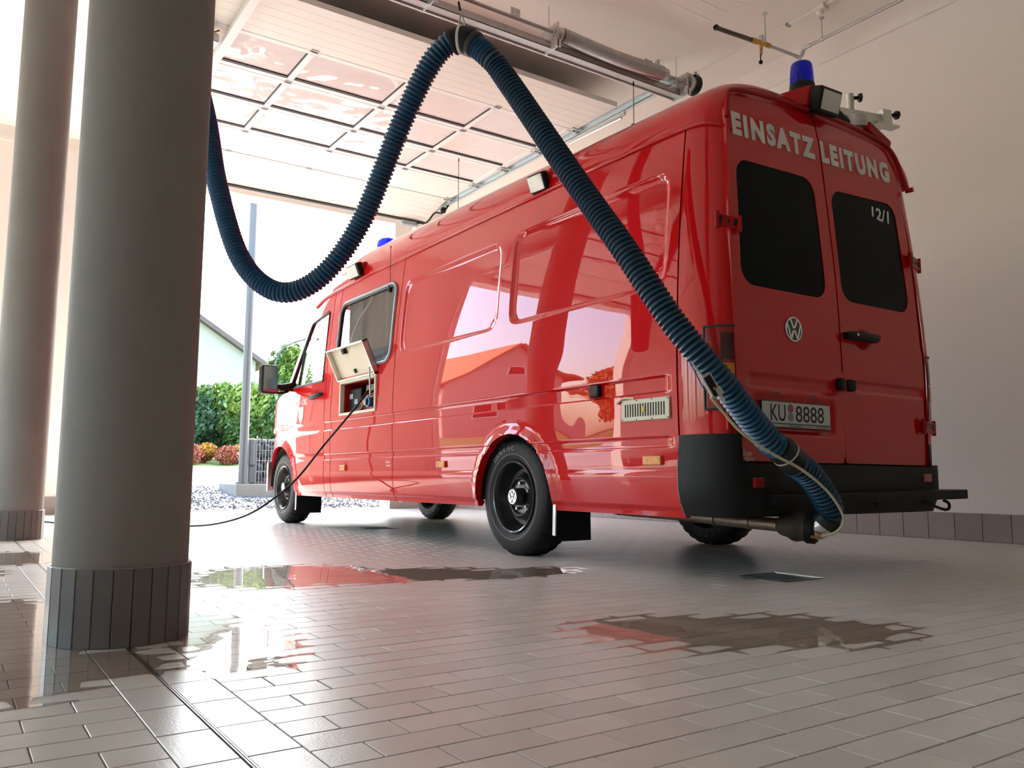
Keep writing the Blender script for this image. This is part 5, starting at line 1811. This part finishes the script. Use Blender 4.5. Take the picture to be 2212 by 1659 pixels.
for k in (-1, 1):
    mb.obox(cc + sd_ * 0.017 * k, (0.047, 0.014, 0.0025), d1, nn)
    mb.obox(cc + d1 * 0.046 * k, (0.0025, 0.014, 0.017), d1, nn)
mb.build('valve_bracket', 'galvanised', hose)
MB().cyl(cc + d1 * 0.045 + sd_ * -0.012, cc + d1 * 0.078 + sd_ * -0.012, 0.008, n=10).obox(cc + d1 * 0.03 + nn * 0.017 - sd_ * 0.012, (0.016, 0.004, 0.012), d1, nn).build('push_fitting', 'galvanised', hose)
MB().cyl(cc + nn * 0.016 + d1 * 0.012, cc + nn * 0.021 + d1 * 0.012, 0.006, n=10).build('valve_button', 'copper', hose)
# saddle at the top of the loop
i0 = 11
sa = s_of(i0)
k = 12
MB().tube([at_len(lerp(sa - 0.062, sa + 0.062, i / k)) for i in range(k + 1)], [0.060] + [0.0665] * (k - 1) + [0.060], 26).build('saddle', 'black_rubber', hose, smooth=40)
MB().tube([at_len(lerp(sa + 0.03, sa + 0.085, i / 6)) for i in range(7)], [0.058] + [0.0645] * 5 + [0.058], 26).build('saddle_lining', 'hose_black', hose, smooth=40)
for d in (-0.006,):
    MB().tube([at_len(sa + d - 0.007), at_len(sa + d + 0.007)], 0.0678, 26).build('strap', 'galvanised', hose, smooth=40)
tp = at_len(sa)
MB().tube(spl([(tp.x - 0.020, tp.y, tp.z + 0.055), (tp.x - 0.016, tp.y, tp.z + 0.10), (tp.x - 0.006, tp.y, tp.z + 0.128), (tp.x + 0.006, tp.y, tp.z + 0.105), (tp.x + 0.024, tp.y, tp.z + 0.06)], 8), 0.0040, 8).build('shackle', 'steel', hose, smooth=60)
MB().tube([(tp.x - 0.006, tp.y, tp.z + 0.122), (tp.x - 0.014, tp.y + 0.003, tp.z + 0.158)], 0.0022, 6).build('wire_loop', 'steel', hose, smooth=60)
MB().cyl((tp.x - 0.012, tp.y + 0.003, tp.z + 0.150), (tp.x - 0.020, tp.y + 0.006, tp.z + 0.195), 0.0055, n=10).build('wire_sleeve', 'black_plastic', hose, smooth=40)
MB().cyl((tp.x - 0.019, tp.y + 0.006, tp.z + 0.19), (tp.x - 0.019, tp.y + 0.006, ZC), 0.0012, n=6).build('suspension_wire', 'steel', hose)
MB().cyl((0.98, 5.36, 4.40), (0.98, 5.36, ZC), 0.085, n=24).build('ceiling_connector', 'galvanised', hose, smooth=40)

# charging cable on the floor
cb = MB().tube(spl([(2.79, 6.16, 1.13), (2.745, 6.10, 1.13), (2.68, 6.06, 1.06), (2.64, 6.163, 0.962), (2.54, 6.504, 0.694), (2.40, 6.705, 0.43), (2.22, 6.839, 0.239), (2.08, 7.02, 0.122), (1.93, 7.35, 0.045), (1.80, 7.75, 0.012), (1.62, 8.05, 0.010), (1.30, 8.30, 0.010), (0.95, 8.75, 0.010), (0.72, 9.6, 0.010), (0.80, 10.6, 0.012), (0.86, 10.93, 0.05), (0.86, 10.96, 0.6)], 10), 0.0085, 10).build('power_cable', 'black_rubber', smooth=60)
tag(cb, 'thin black power cable hanging from the van flap to the floor by the column', 'cable')
# ------------------------------------------------------------------ outside
def gz(x, y):
    return interp(y, [11.4, 11.9, 13.4, 14.4, 15.2, 21.0, 23.5, 26.0, 40.0, 90.0], [-0.01, 0.02, 0.10, 0.20, 0.31, 0.60, 0.82, 0.95, 1.6, 3.0]) * 1.0


def ground(name, y0, y1, mat, dz=0.0, step=0.6, wob=0.0, label=''):
    xs = frange(-60, 60, 3.0)
    ys = frange(y0, y1, step)
    o = MB().grid(lambda x, y: (x, y, gz(x, y) + dz + wob * noise.noise(Vector((x * 2, y * 2, 0)))), xs, ys).build(name, mat, smooth=60)
    struct(o)
    o['label'] = label
    return o


ground('gravel_yard', 11.40, 15.2, 'gravel', 0, 0.3, 0.01, 'grey gravel strip in front of the hall door')
o = MB().grid(lambda x, y: (x, y, gz(x, y) + 0.012), frange(-30, 1.45, 1.0), frange(11.40, 15.2, 0.4)).build('added_forecourt', 'added_forecourt', smooth=60)  # added pale slab out of view, bounces daylight into the hall
struct(o)
o['label'] = 'pale concrete forecourt before the next bay, unseen, for bounced daylight'
ground('road', 15.2, 21.0, 'road', 0, 0.8, 0.0, 'pale asphalt road outside the hall')
ground('grass_bank', 21.0, 90.0, 'grass', 0, 2.0, 0.03, 'sunlit grass bank beyond the road')

# gravel grains near the threshold
mb = MB()
rnd = random.Random(3)
for i in range(2600):
    x = rnd.uniform(1.6, 6.2)
    y = rnd.uniform(11.6, 15.0)
    r = rnd.uniform(0.012, 0.03)
    if x > 3.85 and y > 13.65:
        continue
    z = gz(x, y)
    a = rnd.uniform(0, PI)
    mb.add([(x + r * math.cos(a), y + r * math.sin(a), z), (x + r * math.cos(a + 2.1), y + r * math.sin(a + 2.1), z), (x + r * math.cos(a + 4.2), y + r * math.sin(a + 4.2), z), (x, y, z + r * 0.9)], [(0, 1, 3), (1, 2, 3), (2, 0, 3)])
o = mb.build('gravel_grains', 'gravel')
tag(o, 'loose grey gravel stones outside the door', 'gravel', kind='stuff')

# lamp post
t = thing('lamp_post', 'tall slim grey lamp post standing beside the gabion fence', 'lamp post', (4.08, 13.95, 0.33))
MB().cyl((4.08, 13.95, 0.327), (4.08, 13.95, 7.5), 0.072, 0.062, n=24).build('pole', 'pole_grey', t, smooth=40)
MB().cyl((4.08, 13.95, 0.3255), (4.08, 13.95, 0.36), 0.11, n=24).build('foot', 'pole_grey', t, smooth=40)
MB().box((3.6, 13.85, 7.45), (4.2, 14.05, 7.55)).build('lamp_head', 'pole_grey', t, bevel=0.03)

# concrete plinth and gabion
o = MB().box((3.92, 13.72, 0.05), (9.0, 14.75, 0.325)).build('concrete_plinth', 'concrete', bevel=0.01)
tag(o, 'low concrete plinth under the gabion fence and lamp post', 'plinth')
t = thing('gabion', 'gabion fence of grey stones behind a wire grid, left of the van front', 'gabion', (5.3, 14.3, 0.325))
x0, x1, y0, y1, z0, z1 = 4.36, 7.2, 14.15, 14.45, 0.327, 1.09
rnd = random.Random(5)
nst = 0
stone_me = []
for v in range(4):
    bm = bmesh.new()
    bmesh.ops.create_icosphere(bm, subdivisions=1, radius=1.0)
    for ve in bm.verts:
        ve.co *= 1 + rnd.uniform(-0.25, 0.2)
    me = bpy.data.meshes.new('stone')
    bm.to_mesh(me)
    bm.free()
    me.materials.append(MATS['stone'])
    stone_me.append(me)
z = z0 + 0.075
while z < z1 - 0.02 and nst < 290:
    x = x0 + 0.05 + rnd.uniform(0, 0.04)
    while x < x1 - 0.03 and nst < 290:
        s = rnd.uniform(0.045, 0.07)
        o = bpy.data.objects.new('stone', rnd.choice(stone_me))
        o.location = Vector((x, y0 + 0.08 + rnd.uniform(-0.01, 0.03), z)) - WL[t.name]
        o.scale = (s * 1.15, s, s * 0.95)
        o.rotation_euler = (rnd.uniform(0, 6), rnd.uniform(0, 6), rnd.uniform(0, 6))
        o.parent = t
        COL.objects.link(o)
        nst += 1
        x += s * 2.05
    z += 0.108
MB().box((x0 + 0.02, y0 + 0.14, z0), (x1, y1 - 0.02, z1 - 0.04)).build('stone_core', 'stone', t)
mb = MB()
for i in range(int((x1 - x0) / 0.05) + 1):
    mb.box((x0 + i * 0.05 - 0.003, y0 - 0.004, z0), (x0 + i * 0.05 + 0.003, y0 + 0.003, z1))
for j in range(5):
    zz = z0 + 0.03 + j * 0.18
    mb.box((x0, y0 - 0.008, zz - 0.003), (x1, y0 - 0.002, zz + 0.003))
mb.build('wire_grid', 'wire', t)
MB().box((4.20, 14.06, 0.327), (4.34, 14.24, 1.075)).build('end_post', 'pole_grey', t, bevel=0.02)
MB().box((4.185, 14.02, 0.62), (4.30, 14.20, 1.085)).build('post_sleeve', 'pole_grey', t, bevel=0.03)


def foliage(cx, cy, cz, rx, ry, rz, n, size, mat, seed, flat=0.0):
    r = random.Random(seed)
    mb = MB()
    for i in range(n):
        a = r.uniform(0, 2 * PI)
        c = r.uniform(-1, 1)
        s = math.sqrt(1 - c * c)
        rad = r.uniform(0.55, 1.0) ** 0.5
        nz = 1 + 0.30 * noise.noise(Vector((math.cos(a) * s * 2 + seed, math.sin(a) * s * 2, c * 2)))
        p = Vector((cx + rx * s * math.cos(a) * rad * nz, cy + ry * s * math.sin(a) * rad * nz, cz + rz * c * rad * nz))
        d = Vector((r.uniform(-1, 1), r.uniform(-1, 1), r.uniform(-0.6, 1))).normalized()
        e = d.orthogonal().normalized()
        g = d.cross(e)
        l = size * r.uniform(0.6, 1.3)
        mb.add([p + e * l, p + g * l * 0.45, p - e * l, p - g * l * 0.45], [(0, 1, 2, 3)])
    return mb


def bush(name, label, cat, x, y, rx, rz, n, size, mats, seed, group, trunk=0.4, lift=0.0):
    z = gz(x, y)
    t = thing(name, label, cat, (x, y, z), group)
    for i, m in enumerate(mats):
        k = 0.16 * i
        foliage(x + k * rx * (1 if seed % 2 else -1), y - 0.2 * i, z + trunk + rz * (0.95 + 0.35 * i) + lift, rx * (1 - 0.25 * i), rx * 0.8 * (1 - 0.2 * i), rz * (1 - 0.25 * i), n // (1 + i), size, m, seed * 7 + i).build('leaves' if i == 0 else 'young_leaves', m, t, recalc=False)
    mb = MB().tube([(x, y, z - 0.05), (x + 0.05, y, z + trunk + 0.4 * rz), (x, y, z + trunk + rz * 1.4)], [0.07, 0.05, 0.02], 8)
    for k in range(5):
        a = k * 1.26
        mb.tube([(x, y, z + trunk + 0.2 * rz), (x + 0.5 * rx * math.cos(a), y + 0.5 * rx * math.sin(a), z + trunk + rz * 1.1)], [0.04, 0.012], 6)
    mb.build('trunk', 'bark', t, smooth=50)
    return t


G = 'green bushes beyond the road'
bush('bush', 'dark green bush beyond the road, just right of the near column', 'bush', 6.75, 26.6, 1.05, 0.95, 4200, 0.10, ['leaf_dark', 'leaf_light'], 3, G)
bush('bush', 'green bush with pale shoots behind the lamp post', 'bush', 7.35, 24.7, 0.85, 0.92, 4200, 0.10, ['leaf_green', 'leaf_light'], 4, G)
bush('bush', 'leafy bush between lamp post and van mirror', 'bush', 8.95, 26.5, 0.9, 1.0, 4200, 0.10, ['leaf_dark', 'leaf_light'], 5, G)
bush('bush', 'bright green bush directly beside the van nose', 'bush', 9.45, 24.6, 0.75, 0.72, 3600, 0.10, ['leaf_green', 'leaf_light'], 6, G)
bush('bush', 'dark bush hidden behind the near column', 'bush', 5.4, 24.6, 0.8, 0.8, 2200, 0.11, ['leaf_dark'], 7, G)
bush('tree', 'small light green tree right of the house gable', 'tree', 10.6, 31.0, 0.9, 1.5, 2600, 0.13, ['leaf_green', 'leaf_light'], 9, 'trees outside', trunk=1.2)
G = 'red leaved shrubs by the road'
rl = ['reddish shrub at the left end of the row by the road', 'reddish shrub second in the row by the road', 'reddish shrub in the middle of the row by the road', 'reddish shrub fourth in the row by the road', 'reddish shrub behind the lamp post foot', 'reddish shrub at the right end of the row by the road']
for i in range(6):
    bush('red_shrub', rl[i], 'shrub', 5.30 + i * 0.47, 22.8 + 0.68 * (i % 2), 0.33, 0.25, 1300, 0.045, ['leaf_red', 'leaf_gold'] if i % 2 else ['leaf_red'], 20 + i, G, trunk=0.02)


def house(name, label, cx, cy, w, dpt, eave, ridge, wall, roof, wins):
    z = gz(cx, cy) - 0.2
    t = thing(name, label, 'house', (cx, cy, z))
    mb = MB()
    prof_ = [(-w / 2, z), (w / 2, z), (w / 2, eave), (0, ridge), (-w / 2, eave)]
    mb.prism(prof_, lambda u, v, d: (cx + u, cy + d, v), 0, dpt)
    mb.build('wall', wall, t)
    for s in (-1, 1):
        sl = (ridge - eave) / (w / 2)
        a = Vector((s * (w / 2 + 0.5), 0, eave - sl * 0.5))
        b = Vector((0, 0, ridge))
        d = b - a
        n = Vector((-d.z, 0, d.x)).normalized() * (0.22 if s > 0 else -0.22)
        n = n if n.z > 0 else -n
        vs = []
        for yy in (-0.4, dpt + 0.4):
            for q in (a, b, b + n, a + n):
                vs.append((cx + q.x, cy + yy, q.z))
        MB().add(vs, [(0, 1, 2, 3), (7, 6, 5, 4), (0, 4, 5, 1), (1, 5, 6, 2), (2, 6, 7, 3), (3, 7, 4, 0)]).build('roof', roof, t)
    for (u, v, ww, hh) in wins:
        f = MB().box((cx + u - ww / 2 - 0.08, cy - 0.06, v - 0.08), (cx + u + ww / 2 + 0.08, cy + 0.02, v + hh + 0.08)).build('window', 'rail_white', t)
        MB().box((cx + u - ww / 2, cy - 0.08, v), (cx + u + ww / 2, cy - 0.05, v + hh)).build('glass', 'window_dark', f)
    return t


house('house', 'pale gabled house with brown roof edge beyond the hedge', 6.2, 42.0, 13.0, 10.0, 6.25, 10.3, 'house_wall', 'roof_brown', [(-3.0, 3.4, 1.1, 1.3), (0.0, 3.4, 1.1, 1.3)])
house('house', 'pink gabled house with orange roof mirrored in the van side', -21.5, 40.0, 9.0, 10.0, 6.6, 10.6, 'house_pink', 'roof_orange', [(-1.8, 3.0, 1.6, 1.3), (1.6, 3.0, 1.6, 1.3), (0.0, 7.2, 0.9, 1.0), (-1.8, 5.2, 1.6, 1.0)])
bush('tree', 'golden autumn tree mirrored in the van side', 'tree', -17.5, 25.0, 2.4, 1.7, 6000, 0.15, ['leaf_gold', 'leaf_gold'], 31, 'trees outside', trunk=0.8)
bush('tree', 'golden autumn tree left of the pink house', 'tree', -24.0, 27.0, 2.4, 1.8, 3500, 0.17, ['leaf_gold'], 32, 'trees outside', trunk=0.8)

# distant street lamp with a curved arm
t = thing('street_lamp', 'thin distant street lamp with curved arm above the van mirror', 'street lamp', (9.75, 30.0, gz(9.75, 30)))
MB().tube(spl([(9.75, 30.0, gz(9.75, 30)), (9.75, 30.0, 3.6), (9.80, 30.0, 4.6), (10.05, 30.0, 5.15), (10.5, 30.0, 5.45), (10.95, 30.0, 5.6)], 8), 0.03, 8).build('mast', 'pole_grey', t, smooth=60)
MB().obox((11.15, 30.0, 5.62), (0.28, 0.10, 0.05), (1, 0, 0.1), (0, 1, 0)).build('lamp_head', 'pole_grey', t, bevel=0.03)
